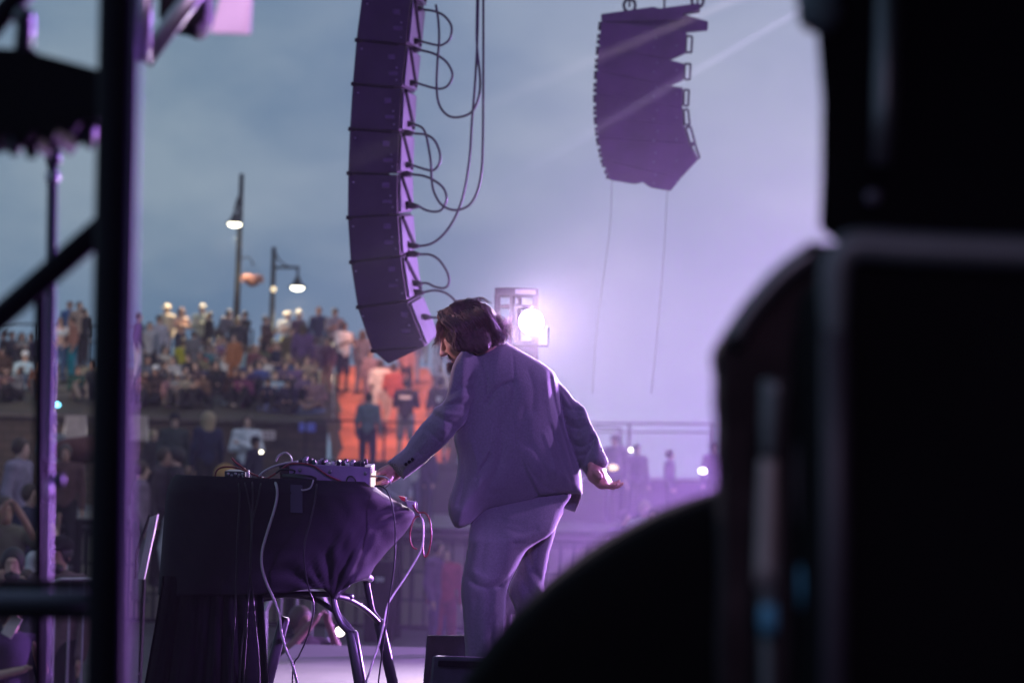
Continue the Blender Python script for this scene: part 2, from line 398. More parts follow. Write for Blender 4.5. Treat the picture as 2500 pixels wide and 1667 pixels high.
railing('terrace_rail', 'single dark rail crossing in front of the backlit couple', 'railing', (-4.6, 54.6, TZ), (2.5, 54.6, TZ), 2.05, 4, 0, M_fence, (1.0, 0.5), 0.022)
# crowd barriers below the stage
def barrier(A, B, label):
    A = Vector(A); B = Vector(B); t = thing('crowd_barrier', label, 'barrier', A, 'crowd barriers in front of the stage'); h = 1.05; up = Vector((0, 0, 1)); e = (B-A).normalized()
    m = MB(); m.tube([A+up*0.15, A+up*(h-0.15), A+up*(h-0.04)+e*0.05, A+up*h+e*0.16, B+up*h-e*0.16, B+up*(h-0.04)-e*0.05, B+up*(h-0.15), B+up*0.15], 0.02, 8); m.build('frame', M_steel, t)
    m = MB(); m.tube([A+up*0.2, B+up*0.2], 0.018, 6); m.build('lower_rail', M_steel, t)
    nb = int((B-A).length/0.115)
    for i in range(1, nb):
        p = A.lerp(B, i/nb); m = MB(); m.tube([p+up*0.2, p+up*h], 0.009, 5, False); m.build('bar', M_steel, t)
    for p in (A+e*0.3, B-e*0.3):
        m = MB(); m.box(p+up*0.02, (0.03, 0.25, 0.02)); m.build('foot', M_steel, t)
BZ = GZ+0.42
props(MB().box((-9, 19.0, GZ+0.2), (7.4, 2.2, 0.2)).build('forestage_platform', M_black, bevel=0.02), kind='structure')
barrier((P(-40, 1585, 17.6).x, 17.6, BZ), (P(48, 1585, 17.6).x, 17.6, BZ), 'steel crowd barrier with a rounded corner at the bottom left edge')
barrier((P(95, 1565, 17.8).x, 17.8, BZ), (P(272, 1565, 18.2).x, 18.2, BZ), 'steel crowd barrier just left of the thick black upright')
barrier((P(645, 1560, 17.4).x, 17.4, BZ), (P(800, 1560, 17.6).x, 17.6, BZ), 'steel crowd barrier seen beneath the draped table')

# stage
M_stage = mat('scuffed_stage_deck', (0.075, 0.068, 0.078), 0.6, var=0.2, vscale=2.5, bump=0.1, bscale=30)
props(MB().box((3.35, 6.2, -0.09), (4.6, 8.3, 0.09)).build('stage_deck', M_stage, bevel=0.01), kind='structure')
props(MB().box((3.35, 6.2, -0.72), (4.52, 8.2, 0.53)).build('stage_base', M_black), kind='structure')

# ------------------------------------------------------------------ air
def volbox(name, c, h, dens, col, aniso):
    o = MB().box(c, h).build(name, None, base=c); m = bpy.data.materials.new(name); m.use_nodes = True; t = m.node_tree; t.nodes.clear()
    ou = t.nodes.new('ShaderNodeOutputMaterial'); v = t.nodes.new('ShaderNodeVolumePrincipled'); v.inputs['Density'].default_value = dens; v.inputs['Color'].default_value = list(col)+[1]; v.inputs['Anisotropy'].default_value = aniso
    t.links.new(v.outputs[0], ou.inputs['Volume']); o.data.materials.append(m); return props(o, kind='stuff'), m, v
volbox('haze', (0, 51.5, 11.5), (68, 59.5, 13.9), 0.0006, (0.9, 0.92, 0.98), 0.3)
# stage smoke drifting behind and to the right of the performer
SC = Vector((2.6, 18.0, 1.0)); SR = (4.7, 9.2, 5.6)
so = MB().ball(SC, SR, 20).build('stage_smoke', None, base=SC, smooth=True); props(so, kind='stuff')
m = bpy.data.materials.new('stage_smoke'); m.use_nodes = True; t = m.node_tree; t.nodes.clear()
ou = t.nodes.new('ShaderNodeOutputMaterial'); v = t.nodes.new('ShaderNodeVolumePrincipled'); v.inputs['Color'].default_value = (0.86, 0.74, 1.0, 1); v.inputs['Anisotropy'].default_value = 0.35
t.links.new(v.outputs[0], ou.inputs['Volume'])
tcn = t.nodes.new('ShaderNodeTexCoord'); mpn = t.nodes.new('ShaderNodeMapping'); mpn.inputs['Scale'].default_value = (1/SR[0], 1/SR[1], 1/SR[2])
ln = t.nodes.new('ShaderNodeVectorMath'); ln.operation = 'LENGTH'; mrn = t.nodes.new('ShaderNodeMapRange'); mrn.interpolation_type = 'SMOOTHSTEP'
mrn.inputs[1].default_value = 0.98; mrn.inputs[2].default_value = 0.1; mrn.inputs[3].default_value = 0.0; mrn.inputs[4].default_value = 0.042
nz = t.nodes.new('ShaderNodeTexNoise'); nz.inputs['Scale'].default_value = 0.55; nz.inputs['Detail'].default_value = 3
mr2 = t.nodes.new('ShaderNodeMapRange'); mr2.inputs[1].default_value = 0.35; mr2.inputs[2].default_value = 0.65; mr2.inputs[3].default_value = 0.55; mr2.inputs[4].default_value = 1.4
mu = t.nodes.new('ShaderNodeMath'); mu.operation = 'MULTIPLY'
t.links.new(tcn.outputs['Object'], mpn.inputs[0]); t.links.new(mpn.outputs[0], ln.inputs[0]); t.links.new(ln.outputs['Value'], mrn.inputs[0])
t.links.new(tcn.outputs['Object'], nz.inputs[0]); t.links.new(nz.outputs[0], mr2.inputs[0])
t.links.new(mrn.outputs[0], mu.inputs[0]); t.links.new(mr2.outputs[0], mu.inputs[1]); t.links.new(mu.outputs[0], v.inputs['Density'])
so.data.materials.append(m)

# ------------------------------------------------------------------ street lamps
M_post = mat('dark_green_post', (0.015, 0.02, 0.022), 0.5)
M_bulb = mat('lit_lamp_glass', (0.9, 0.9, 0.8), 0.5, var=0, emit=(1.0, 0.93, 0.70), es=9)
M_bulb2 = mat('small_warm_bulb', (0.9, 0.8, 0.6), 0.5, var=0, emit=(1.0, 0.78, 0.45), es=1.5)
def lampshade(t, c, s=1.0):
    m = MB(); m.lathe(c, [(0.05*s, 0.62*s), (0.06*s, 0.45*s), (0.13*s, 0.36*s), (0.17*s, 0.22*s), (0.30*s, 0.06*s), (0.40*s, 0.0), (0.40*s, -0.03*s), (0.33*s, -0.03*s), (0.28*s, 0.04*s)], 20); m.build('lamp_shade', M_post, t, True)
    m = MB(); m.ball(Vector(c)+Vector((0, 0, -0.03*s)), (0.28*s, 0.28*s, 0.13*s), 14); m.build('bulb', M_bulb, t, True)
    light('street_lamp_light', 'SPOT', Vector(c)+Vector((0, -0.1, -0.25*s)), 3600, (1.0, 0.80, 0.52), Vector(c)+Vector((0.0, -3.5, -6)), 0.2, 110, 0.6)
d1 = 76.5; a = P(575, 820, d1); b = P(591, 425, d1); t1 = thing('street_lamp', 'tall street lamp with a hanging flower basket, its shade hiding the arm', 'street lamp', (a.x, d1, 4.0), 'street lamps on the hilltop')
m = MB(); m.tube([(a.x, d1, 3.9), (b.x-0.01, d1, b.z)], [0.12, 0.085, 0.075], 8); m.build('post', M_post, t1, True)
c = P(573, 545, d1-0.5); lampshade(t1, c, 0.74)
m = MB(); m.tube([b-Vector((0, 0, 0.75)), P(583, 482, d1-0.4), c+Vector((0, 0, 0.44))], 0.045, 6, smooth=4); m.tube([b-Vector((0, 0, 1.1)), P(586, 512, d1-0.35), c+Vector((0, 0, 0.42))], 0.035, 6, smooth=4); m.build('arm', M_post, t1, True)
h = P(618, 640, d1); m = MB(); m.tube([P(583, 632, d1), P(606, 628, d1), P(616, 640, d1), h-Vector((0, 0, 0.1))], 0.02, 5, smooth=4)
for o in (-0.28, 0.0, 0.28): m.tube([h, P(616, 672, d1)+Vector((o, 0, 0))], 0.008, 4)
m.build('basket_hanger', M_post, t1)
M_flow = mat('dried_flower_basket', (0.16, 0.055, 0.045), 0.9, var=0.5, vscale=14)
bk = thing('flower_basket', 'round brown hanging basket of trailing flowers beside the tall lamp post', 'flower basket', P(616, 700, d1))
m = MB(); m.lathe(P(616, 700, d1), [(0.05, 0.0), (0.16, 0.05), (0.26, 0.16), (0.31, 0.28), (0.27, 0.30)], 16); m.build('basket', M_flow, bk, True)
m = MB(); r_ = random.Random(5)
for i in range(320):
    an = r_.random()*2*PI; q = r_.random()**0.5*0.37; p = P(616, 679, d1)+Vector((math.cos(an)*q, math.sin(an)*q, r_.uniform(-0.16, 0.12)*(1.2-q))); s_ = r_.uniform(0.02, 0.045)
    v1 = Vector((r_.uniform(-1, 1), r_.uniform(-1, 1), r_.uniform(-1, 1))).normalized()*s_; v2 = v1.orthogonal().normalized()*s_
    m.add([p-v1, p+v2, p+v1, p-v2], [(0, 1, 2, 3)])
m.build('flowers', mat('pale_pink_flowers', (0.42, 0.22, 0.18), 0.8, var=0.5, vscale=9), bk)['kind'] = 'stuff'
d2 = 84; a = P(662, 840, d2); b = P(669, 603, d2); t2 = thing('street_lamp', 'shorter street lamp with a side arm and lit bell shade', 'street lamp', (a.x, d2, 3.8), 'street lamps on the hilltop')
m = MB(); m.tube([(a.x, d2, 3.6), b], [0.12, 0.09, 0.08], 8); m.build('post', M_post, t2, True)
c = P(726, 700, d2); lampshade(t2, c, 0.80)
m = MB(); m.tube([P(667, 653, d2), P(730, 653, d2)], 0.05, 6); m.tube([P(670, 612, d2), P(682, 635, d2), P(700, 649, d2), P(715, 652, d2)], 0.03, 6, smooth=4); m.tube([P(728, 650, d2), P(726, 670, d2)], 0.05, 6); m.build('arm', M_post, t2, True)
m = MB(); m.ball(P(668, 706, d2-0.15), 0.09, 8); m.build('small_lamp', M_bulb2, t2, True)
# little lights seen about the park
M_lw = mat('lit_white_lens', (0.9, 0.9, 0.85), 0.5, var=0, emit=(1.0, 0.92, 0.72), es=10)
M_lc = mat('lit_cyan_lens', (0.4, 0.9, 1.0), 0.5, var=0, emit=(0.2, 0.75, 1.0), es=6)
M_lo = mat('lit_orange_lens', (1, 0.5, 0.3), 0.5, var=0, emit=(1.0, 0.55, 0.22), es=3)
for (px, py, d, r, mt, lab) in [(638, 1103, 40, 0.022, M_lw, 'small round white light beside the dark-capped person'), (203, 1088, 38, 0.05, M_lo, 'small warm light beside the dark bush at left'),
        (37, 948, 58, 0.09, M_lc, 'larger cyan glow light at the left edge of the bank'), (139, 990, 57, 0.07, M_lc, 'smaller cyan glow light below the woman in jeans'),
        (424, 800, 76, 0.06, M_bulb2, 'tiny warm bulb on the hilltop fence'), (1540, 1098, 47, 0.03, M_lw, 'round pale light on the promenade behind the open hand'),
        (1716, 1149, 44, 0.045, M_lw, 'wide bright white light at the right end of the promenade'), (1497, 1141, 45, 0.06, M_bulb2, 'yellowish light just right of the open hand'), (830, 1541, 20, 0.035, M_lw, 'yellow-white light on the ground between the table legs')]:
    c = P(px, py, d); t = thing('small_lamp', lab, 'light', c-Vector((0, 0, r)))
    m = MB(); m.ball(c, (r*(1.6 if px in (1716, 1497, 203) else 1), r*0.6, r), 10); m.build('lens', mt, t, True)
    m = MB(); m.lathe(c-Vector((0, -r*0.6, r*1.5)), [(r*0.9, 0), (r*1.05, r*0.4), (r*0.7, r*0.6)], 10); m.build('housing', M_black, t)
# signs on the retaining wall and by the grass
def sign(px, py, wpx, hpx, d, col, col2, label, bars):
    c = P(px, py, d); w_ = wpx/FPX*d/2; h_ = hpx/FPX*d/2; t = thing('sign', label, 'sign', c-Vector((0, 0, h_)))
    m = MB(); m.box(c, (w_, 0.02, h_)); m.build('board', mat('sign_board', col, 0.5, var=0.05), t, bevel=0.005)
    m = MB()
    for (x0, x1, z0, z1) in bars: m.box(c+Vector(((x0+x1)/2*w_, -0.024, (z0+z1)/2*h_)), (abs(x1-x0)/2*w_, 0.003, abs(z1-z0)/2*h_))
    m.build('lettering', mat('sign_print', col2, 0.5, var=0), t)
sign(750, 1043, 40, 21, 55.5, (0.10, 0.12, 0.62), (0.22, 0.26, 0.7), 'small blue sign on the dark block wall', [(-0.8, -0.1, 0.2, 0.6), (0.1, 0.8, 0.2, 0.6), (-0.7, 0.7, -0.55, -0.2)])
sign(650, 1062, 44, 22, 55.5, (0.48, 0.42, 0.46), (0.2, 0.16, 0.2), 'small pale sign with grey figures beside the white-sweatered woman', [(-0.75, -0.5, -0.6, 0.6), (-0.3, -0.1, -0.6, 0.6), (0.1, 0.3, -0.6, 0.6), (0.5, 0.7, -0.6, 0.6)])
for px, py, lab in ((333, 1045, 'white folding screen leaning on the wall right of the black upright'), (186, 1045, 'pale screen leaning on the wall left of the black upright')):
    c = P(px, py, 55.2); t = thing('notice_board', lab, 'notice board', c-Vector((0, 0, 0.55)))
    m = MB(); m.box(c, (0.26, 0.02, 0.28)); m.build('panel', mat('pale_board', (0.20, 0.18, 0.20), 0.6), t, bevel=0.01)
    [MB().tube([c+Vector((s*0.24, 0.03, 0.25)), c+Vector((s*0.3, -0.1, -0.55))], 0.015, 5).build('leg', M_steel, t) for s in (-1, 1)]

# ------------------------------------------------------------------ line arrays
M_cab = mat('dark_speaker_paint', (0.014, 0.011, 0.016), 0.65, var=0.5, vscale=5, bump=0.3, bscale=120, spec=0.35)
M_rear = mat('grey_amplifier_panel', (0.10, 0.11, 0.12), 0.55, var=0.15)
Lp = [(883, -12), (869, 98), (860, 205), (853, 315), (849, 423), (848, 531), (855, 640), (872, 750)]
Rp = [(1004, -6), (992, 110), (981, 214), (975, 322), (971, 425), (972, 524), (979, 625), (995, 734)]
DA = 14.0; off1 = P(1008, 330, 14.95)-P(975, 322, DA)
arr = thing('line_array_speaker', 'tall curved black line array hanging left of the performer, cables looped from its rear', 'loudspeaker', P(930, 890, DA))
def cab_parts(polys, d, off, root, rear_edge, mt, k1=0.985, k2=0.972):
    for i, poly in enumerate(polys):
        c = np.mean(np.array(poly), 0); pl = [P(c[0]+(x-c[0])*k1, c[1]+(y-c[1])*k2, d) for x, y in poly]
        m = MB(); m.prism(pl, off); cb = m.build('cabinet', mt, root, bevel=0.006)
        yield i, poly, cb
polys = [[Lp[i], Rp[i], Rp[i+1], Lp[i+1]] for i in range(7)]+[[(872, 750), (995, 734), (1039, 846), (948, 890), (908, 856)]]
polys = [[(899, -120), (1018, -112), (1004, -6), (883, -12)]]+polys
for i, poly, cb in cab_parts(polys, DA, off1, arr, None, M_cab):
    R0, R1 = (poly[1], poly[2]); a0 = P(*R0, DA).lerp(P(*R1, DA), 0.07); a1 = P(*R0, DA).lerp(P(*R1, DA), 0.93); e = Vector((0.008, -0.002, 0))
    m = MB(); m.prism([a0+e+off1*0.04, a1+e+off1*0.04, a1+e+off1*0.96, a0+e+off1*0.96], (0.006, 0, 0)); m.build('rear_panel', M_rear, cb)
    if i < 8:   # diagonal rigging link across the rear, with grip plates on the side
        m = MB(); m.tube([a0+e+off1*0.06+Vector((0.012, -0.01, 0)), a1+e+off1*0.78+Vector((0.012, -0.01, 0.02))], 0.012, 6); m.build('rigging_link', M_black, cb)
    L0, L1 = poly[0], poly[-1]
    m = MB(); m.tube([P(L1[0]-3, L1[1], DA-0.012), P(L1[0]+12, L1[1]+1, DA-0.012)], 0.012, 6); m.tube([P(L1[0], L1[1], DA-0.008), P(R1[0]-20, R1[1]+1, DA-0.008)], 0.006, 5); m.build('hinge_bar', M_black, cb)
    # recessed handle, logo plate and screws on the side
    cx = (R0[0]+R1[0])/2-26; cy = (R0[1]+R1[1])/2
    m = MB(); m.box(P(cx, cy+18, DA-0.004), (0.028, 0.004, 0.012)); m.box(P(cx-4, cy-22, DA-0.004), (0.022, 0.004, 0.016)); m.build('side_plate', mat('scuffed_plate', (0.022, 0.018, 0.026), 0.5, var=0.5, vscale=30), cb, bevel=0.003)
    m = MB(); [m.ball(P(x, y, DA-0.004), 0.006, 6) for x, y in ((R1[0]-13, R1[1]-18), (L0[0]+14, L0[1]+22), (cx+8, cy+4))]; m.build('screw', M_dark_alu, cb)
# looped cables: (plug points) along the rear
plugs = [(1014, 22), (1010, 101), (1007, 122), (1000, 203), (992, 303), (990, 325), (988, 403), (987, 425), (1003, 503), (1004, 600), (1005, 620), (1012, 692), (1016, 714), (1032, 774)]
DC = 14.35
for i, (x, y) in enumerate(plugs):
    t = thing('cable_plug', ['black plug near the top of the tall array', 'black plug, %s down the rear of the tall array' % ('second third fourth fifth sixth seventh eighth ninth tenth eleventh twelfth thirteenth'.split()[i-1] if 0 < i < 13 else '')][0 if i == 0 else 1] if i < 13 else 'lowest black plug behind the tall array, above the hair', 'plug', P(x, y, DC), 'black plugs on the array rear')
    m = MB(); m.tube([P(x-14, y-2, DC), P(x-6, y-1, DC)], 0.026, 8); m.build('collar', M_black, t, True)
    m = MB(); m.tube([P(x-8, y-1, DC), P(x+6, y, DC), P(x+20, y+1, DC)], [0.017, 0.020, 0.011], 8); m.build('shell', M_rubber, t, True)
loops = [([(1034, 24), (1060, 28), (1085, 40), (1102, 65), (1098, 95), (1080, 110), (1062, 110), (1030, 102)], 'first cable loop at the top of the tall array'),
    ([(1027, 123), (1060, 132), (1088, 150), (1104, 178), (1100, 200), (1085, 215), (1062, 216), (1020, 204)], 'second cable loop down the tall array'),
    ([(1012, 304), (1030, 312), (1040, 330), (1048, 370), (1052, 400), (1054, 440), (1060, 470), (1078, 500), (1108, 513), (1140, 505), (1160, 480), (1172, 440), (1178, 380), (1180, 200), (1180, -40)], 'long cable sweeping down from above and back to the middle plug'),
    ([(1010, 326), (1042, 330), (1062, 345), (1074, 375), (1072, 400), (1058, 416), (1040, 414), (1008, 404)], 'third cable loop at mid height of the tall array'),
    ([(1007, 426), (1035, 430), (1062, 442), (1084, 462), (1090, 488), (1078, 512), (1060, 517), (1040, 513), (1023, 504)], 'fourth cable loop below mid height of the tall array'),
    ([(1024, 601), (1050, 596), (1075, 580), (1100, 550), (1120, 510), (1135, 460), (1147, 380), (1152, 300), (1160, 200), (1166, 80), (1168, -40)], 'straight-hanging cable curling into the lower plug of the tall array'),
    ([(1025, 621), (1050, 622), (1072, 635), (1092, 665), (1096, 690), (1085, 703), (1062, 700), (1045, 692), (1032, 691)], 'fifth cable loop near the foot of the tall array'),
    ([(1036, 713), (1060, 709), (1085, 714), (1105, 728), (1116, 745), (1122, 775), (1120, 810)], 'lowest cable arcing behind the performer hair'),
    ([(1064, 12), (1070, 50), (1072, 100), (1068, 150), (1066, 215), (1072, 255), (1090, 280), (1116, 287), (1150, 275), (1168, 240), (1172, 190), (1164, 100), (1166, -40)], 'wide cable bight hanging behind the upper loops'),
    ([(1052, 775), (1070, 776), (1088, 782), (1100, 800)], 'short cable end above the performer hair')]
for i, (pts, lab) in enumerate(loops):
    m = MB(); dd = DC-0.02-0.02*(i % 3); m.tube([P(x, y, dd) for x, y in pts], 0.0075, 6, smooth=6)
    o = m.build('speaker_cable', M_rubber, smooth=True); props(o, lab, 'cable', 'cables of the tall array')

# second array
M_cab2 = mat('purple_lit_cabinet', (0.075, 0.030, 0.085), 0.65, var=0.35, vscale=4, spec=0.3)  # purple stage light put into the black cabinets' colour
D2 = 18.0; off2 = P(1562, 246, 18.9)-P(1555, 250, D2)
ar2 = thing('line_array_speaker', 'broad dark line array hanging by chains right of the performer, framed handles behind', 'loudspeaker', P(1560, 466, D2))
lj = [(1468, 52), (1462, 112), (1457, 172), (1454, 230), (1455, 285), (1460, 335), (1470, 388), (1489, 440)]
c2 = [[lj[0], (1676, 76), (1673, 130), (1637, 146), lj[1]], [lj[1], (1637, 147), (1670, 156), (1667, 198), (1637, 211), lj[2]],
      [lj[2], (1637, 212), (1666, 217), (1665, 264), lj[3]], [lj[3], (1665, 264), (1668, 308), lj[4]], [lj[4], (1668, 308), (1680, 350), lj[5]],
      [lj[5], (1680, 350), (1703, 392), (1662, 436), lj[6]], [lj[6], (1662, 436), (1637, 467), (1590, 459), (1578, 452), (1570, 445), (1550, 450), lj[7]]]
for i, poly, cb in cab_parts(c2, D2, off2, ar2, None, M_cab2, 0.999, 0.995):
    a, b = poly[0], poly[-1]
    for q in (0.12, 0.3, 0.62, 0.85):
        x = a[0]+(b[0]-a[0])*q; y = a[1]+(b[1]-a[1])*q; m = MB(); m.box(P(x-1, y, D2+0.03), (0.016, 0.02, 0.013)); m.build('hinge_block', M_black, cb)
    m = MB(); [m.ball(P(x, y, D2-0.004), 0.008, 6) for x, y in ((1600+rr.random()*8, (a[1]+b[1])/2+12), (1652, (a[1]+b[1])/2+30), (1596, (a[1]+b[1])/2+34))]; m.build('screw', M_dark_alu, cb)
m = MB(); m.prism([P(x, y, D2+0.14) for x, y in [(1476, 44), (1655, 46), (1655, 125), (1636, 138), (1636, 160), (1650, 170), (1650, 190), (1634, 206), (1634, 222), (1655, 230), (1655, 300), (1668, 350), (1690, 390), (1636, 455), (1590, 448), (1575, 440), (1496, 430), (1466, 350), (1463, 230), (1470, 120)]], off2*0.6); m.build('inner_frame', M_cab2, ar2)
for q in [[(1676, 88), (1690, 90), (1688, 129), (1674, 128)], [(1672, 156), (1686, 157), (1684, 195), (1671, 194)], [(1670, 220), (1682, 220), (1680, 259), (1669, 258)],
          [(1669, 268), (1680, 268), (1684, 306), (1671, 304)], [(1674, 312), (1686, 310), (1697, 350), (1684, 350)], [(1686, 356), (1697, 352), (1708, 386), (1696, 390)]]:
    m = MB(); pp = [P(x, y, D2+0.1) for x, y in q]
    for i in range(4): m.tube([pp[i], pp[(i+1) % 4]], 0.0085, 6)
    m.build('side_frame', M_black, ar2)
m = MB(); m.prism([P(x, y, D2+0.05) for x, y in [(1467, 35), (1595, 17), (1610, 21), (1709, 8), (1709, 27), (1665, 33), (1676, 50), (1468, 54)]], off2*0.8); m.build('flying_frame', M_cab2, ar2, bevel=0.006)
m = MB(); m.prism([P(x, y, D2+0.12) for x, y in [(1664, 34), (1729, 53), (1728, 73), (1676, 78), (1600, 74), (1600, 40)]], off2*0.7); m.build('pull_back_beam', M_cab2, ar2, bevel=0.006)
def chain(a, b, label, r=0.022):
    t = thing('lifting_chain', label, 'chain', b, 'chains holding the broad array'); a = Vector(a); b = Vector(b); n = max(2, int((a-b).length/0.06)); m = MB()
    for i in range(n):
        c = b.lerp(a, (i+0.5)/n); pts = []
        for k in range(11):
            an = 2*PI*k/10; e = Vector((math.cos(an)*r, 0, math.sin(an)*0.042)) if i % 2 else Vector((0, math.cos(an)*r, math.sin(an)*0.042)); pts.append(c+e)
        m.tube(pts, 0.008, 5, False)
    m.build('links', M_tube, t, True)
    m = MB(); m.tube([b+Vector((math.cos(k/10*2*PI)*0.045, 0, math.sin(k/10*2*PI)*0.05)) for k in range(11)], 0.012, 6, False); m.build('shackle', M_tube, t, True)
chain(P(1537, -260, D2+0.3), P(1537, 14, D2+0.3), 'left lifting chain of the broad array, with a ring shackle')
chain(P(1703, -260, D2+0.3), P(1703, 4, D2+0.3), 'right lifting chain of the broad array')
props(MB().tube([P(1622, -260, D2+0.3), P(1622, 22, D2+0.3)], 0.008, 6).build('steel_cable', M_tube), 'thin cable above the middle of the broad array', 'cable')
for a_, lab in (([(1494, 443), (1489, 560), (1470, 700), (1453, 850), (1447, 960)], 'left thin tie line below the broad array'), ([(1629, 466), (1622, 600), (1606, 800), (1590, 960)], 'right thin tie line below the broad array')):
    props(MB().tube([P(x, y, D2+0.2) for x, y in a_], 0.0028, 4, smooth=3).build('tie_line', M_rubber), lab, 'rope', 'tie lines of the broad array')

# ------------------------------------------------------------------ light totem
tt = thing('truss_tower', 'short square truss tower with a glaring white stage light, behind the performer', 'truss', (TOTEM.x, 14.2, 0))
def vline(px, py0, d, z1=0.02): a = P(px, py0, d); return [a, Vector((a.x-0.012, a.y, z1))]
M_tr = mat('dark_truss', (0.035, 0.025, 0.05), 0.6)
ch = [(1215, 712, 14.12), (1252, 712, 14.0), (1307, 714, 14.1), (1268, 714, 14.24)]
tops = [vline(*c) for c in ch]
for q in tops: m = MB(); m.tube(q, 0.0165, 8); m.build('chord', M_tr, tt, True)
for q0, q1 in ((0, 1), (1, 2), (2, 3), (3, 0)):
    for k in range(6):
        m = MB(); z = 2.02-k*0.38; A = Vector((tops[q0][0].x, tops[q0][0].y, z)); B = Vector((tops[q1][0].x, tops[q1][0].y, z-0.0)); m.tube([A, B], 0.010, 6); m.build('brace', M_tr, tt, True)
m = MB(); m.prism([tops[i][0]+Vector((0, 0, -0.03)) for i in range(4)], (0, 0, 0.055)); m.build('top_plate', M_tr, tt, bevel=0.004)
m = MB(); m.prism([P(1208, 702, 13.98), P(1315, 704, 13.98), P(1315, 722, 13.98), P(1208, 720, 13.98)], (0, 0.2, 0)); m.build('header_box', M_tr, tt, bevel=0.004)
m = MB(); m.prism([P(1258, 706, 13.97), P(1308, 707, 13.97), P(1308, 718, 13.97), P(1258, 717, 13.97)], (0, 0.008, 0)); m.build('header_label', mat('pale_panel', (0.6, 0.5, 0.7), 0.5), tt)
m = MB(); m.prism([P(1240, 832, 14.02), P(1314, 832, 14.02), P(1312, 1500, 14.02), P(1236, 1500, 14.02)], (0, 0.16, 0)); m.build('lower_panel', M_tr, tt, bevel=0.004)
for xx in (1214, 1251, 1307):
    m = MB(); m.prism([P(xx-7, 718, 13.99), P(xx+8, 718, 13.99), P(xx+7, 836, 13.99), P(xx-8, 836, 13.99)], (0, 0.05, 0)); m.build('corner_post', M_tr, tt, bevel=0.003)
fl = thing('stage_light', 'glaring round white stage light clamped to the truss tower', 'stage light', TOTEM)
M_flare = mat('glaring_lens', (1, 1, 1), 0.4, var=0, emit=(1.0, 0.93, 1.0), es=26)
m = MB(); m.lathe(TOTEM, [(0.058, 0.0), (0.075, 0.06), (0.07, 0.16), (0.03, 0.22)], 20, Matrix.Rotation(math.radians(-90), 3, 'X')); m.build('housing', M_black, fl, True)
m = MB(); m.ball(TOTEM+Vector((0, -0.035, 0)), (0.068, 0.03, 0.068), 18); m.build('lens', M_flare, fl, True)
m = MB(); m.tube([TOTEM+Vector((-0.10, 0.1, -0.02)), TOTEM+Vector((-0.10, 0.1, -0.13)), TOTEM+Vector((0.1, 0.1, -0.13)), TOTEM+Vector((0.1, 0.1, -0.02))], 0.008, 6); m.build('yoke', M_black, fl)

# ------------------------------------------------------------------ draped table
def interp(v, xs_, ys_): return float(np.interp(v, xs_, ys_))
M_span = mat('black_stretch_cloth', (0.019, 0.015, 0.024), 0.8, var=0.1, bump=0.15, bscale=160, spec=0.12, sheen=0.0)
M_vel = mat('black_velour', (0.010, 0.008, 0.013), 0.95, var=0.2, spec=0.05, sheen=0.05)
tb = thing('draped_table', 'table under a tight black stretch cover, metal legs showing at its right', 'table', (P(670, 1180, 9.0).x, 9.05, 0))
rows = [1170, 1173, 1180, 1186, 1192]+list(range(1199, 1461, 6))+[1462]
XL = ([1170, 1180, 1210, 1300, 1460], [430, 420, 408, 400, 388])
XR = ([1170, 1180, 1192, 1220, 1234, 1246, 1256, 1268, 1285, 1302, 1345, 1382, 1412, 1460], [905, 915, 930, 968, 990, 1006, 1011, 1006, 996, 984, 942, 912, 897, 850])
BB = ([380, 640, 700, 740, 790, 806, 813, 820, 832, 862, 893, 905, 1100], [1452, 1448, 1443, 1436, 1433, 1448, 1462, 1448, 1438, 1420, 1408, 1412, 1412])
NA = 220; vs = []; fs = []
for j, Y in enumerate(rows):
    xl = interp(Y, *XL); xr = interp(Y, *XR); hd = interp(Y, [1170, 1200, 1300, 1460], [0.40, 0.43, 0.40, 0.33])
    for k in range(NA):
        a = 2*PI*k/NA; ca, sa = math.cos(a), math.sin(a); e = 0.42
        u = math.copysign(abs(ca)**e, ca); v = math.copysign(abs(sa)**e, sa)
        x = (xl+xr)/2+(xr-xl)/2*u; taper = 1.0-0.55*max(0, (x-860)/150)*min(1, max(0, (Y-1180)/60))
        dd = 9.10-hd*v*taper
        y = min(Y+(x-670)*0.038*(1 if Y < 1195 else max(0, 1-(Y-1195)/60)), interp(x, *BB))
        wr = 0.010*math.exp(-((x-850)/45)**2-((y-1330)/55)**2)*math.sin((x+0.45*(y-1300))*0.22)+0.012*math.exp(-((x-960)/40)**2-((y-1260)/30)**2)*math.sin((x*0.4+y)*0.24)
        wr += 0.018*math.exp(-((x-812)/26)**2)*math.exp(-((y-1452)/70)**2)*-1+0.003*math.sin(x*0.05+y*0.02)+0.0025*math.sin(x*0.11-y*0.07)
        ra = math.hypot(x-812, y-1462); an_ = math.atan2(x-812, 1462-y)
        wr += 0.011*math.sin(an_*15+0.8*math.sin(ra*0.03))*math.exp(-((ra-70)/75)**2)+0.006*math.sin(an_*9+1)*math.exp(-((ra-160)/90)**2)+0.006*math.sin((x-700)*0.045+(y-1200)*0.02)*math.exp(-((y-1420)/60)**2)
        wr += 0.008*math.exp(-(((x-900)*0.7+(y-1215)*0.7)/9)**2)*math.exp(-(((x-900)*0.7-(y-1215)*0.7)/45)**2)
        vs.append(P(x, y, dd-wr*(1 if v > 0 else 0)))
n = len(rows)
fs = [(j*NA+k, (j+1)*NA+k, (j+1)*NA+(k+1) % NA, j*NA+(k+1) % NA) for j in range(n-1) for k in range(NA)]+[tuple(range(NA))]
o = bake('cloth_cover', vs, fs, M_span, tb)
so_ = o.modifiers.new('thick', 'SOLIDIFY'); so_.thickness = 0.004; so_.offset = -1
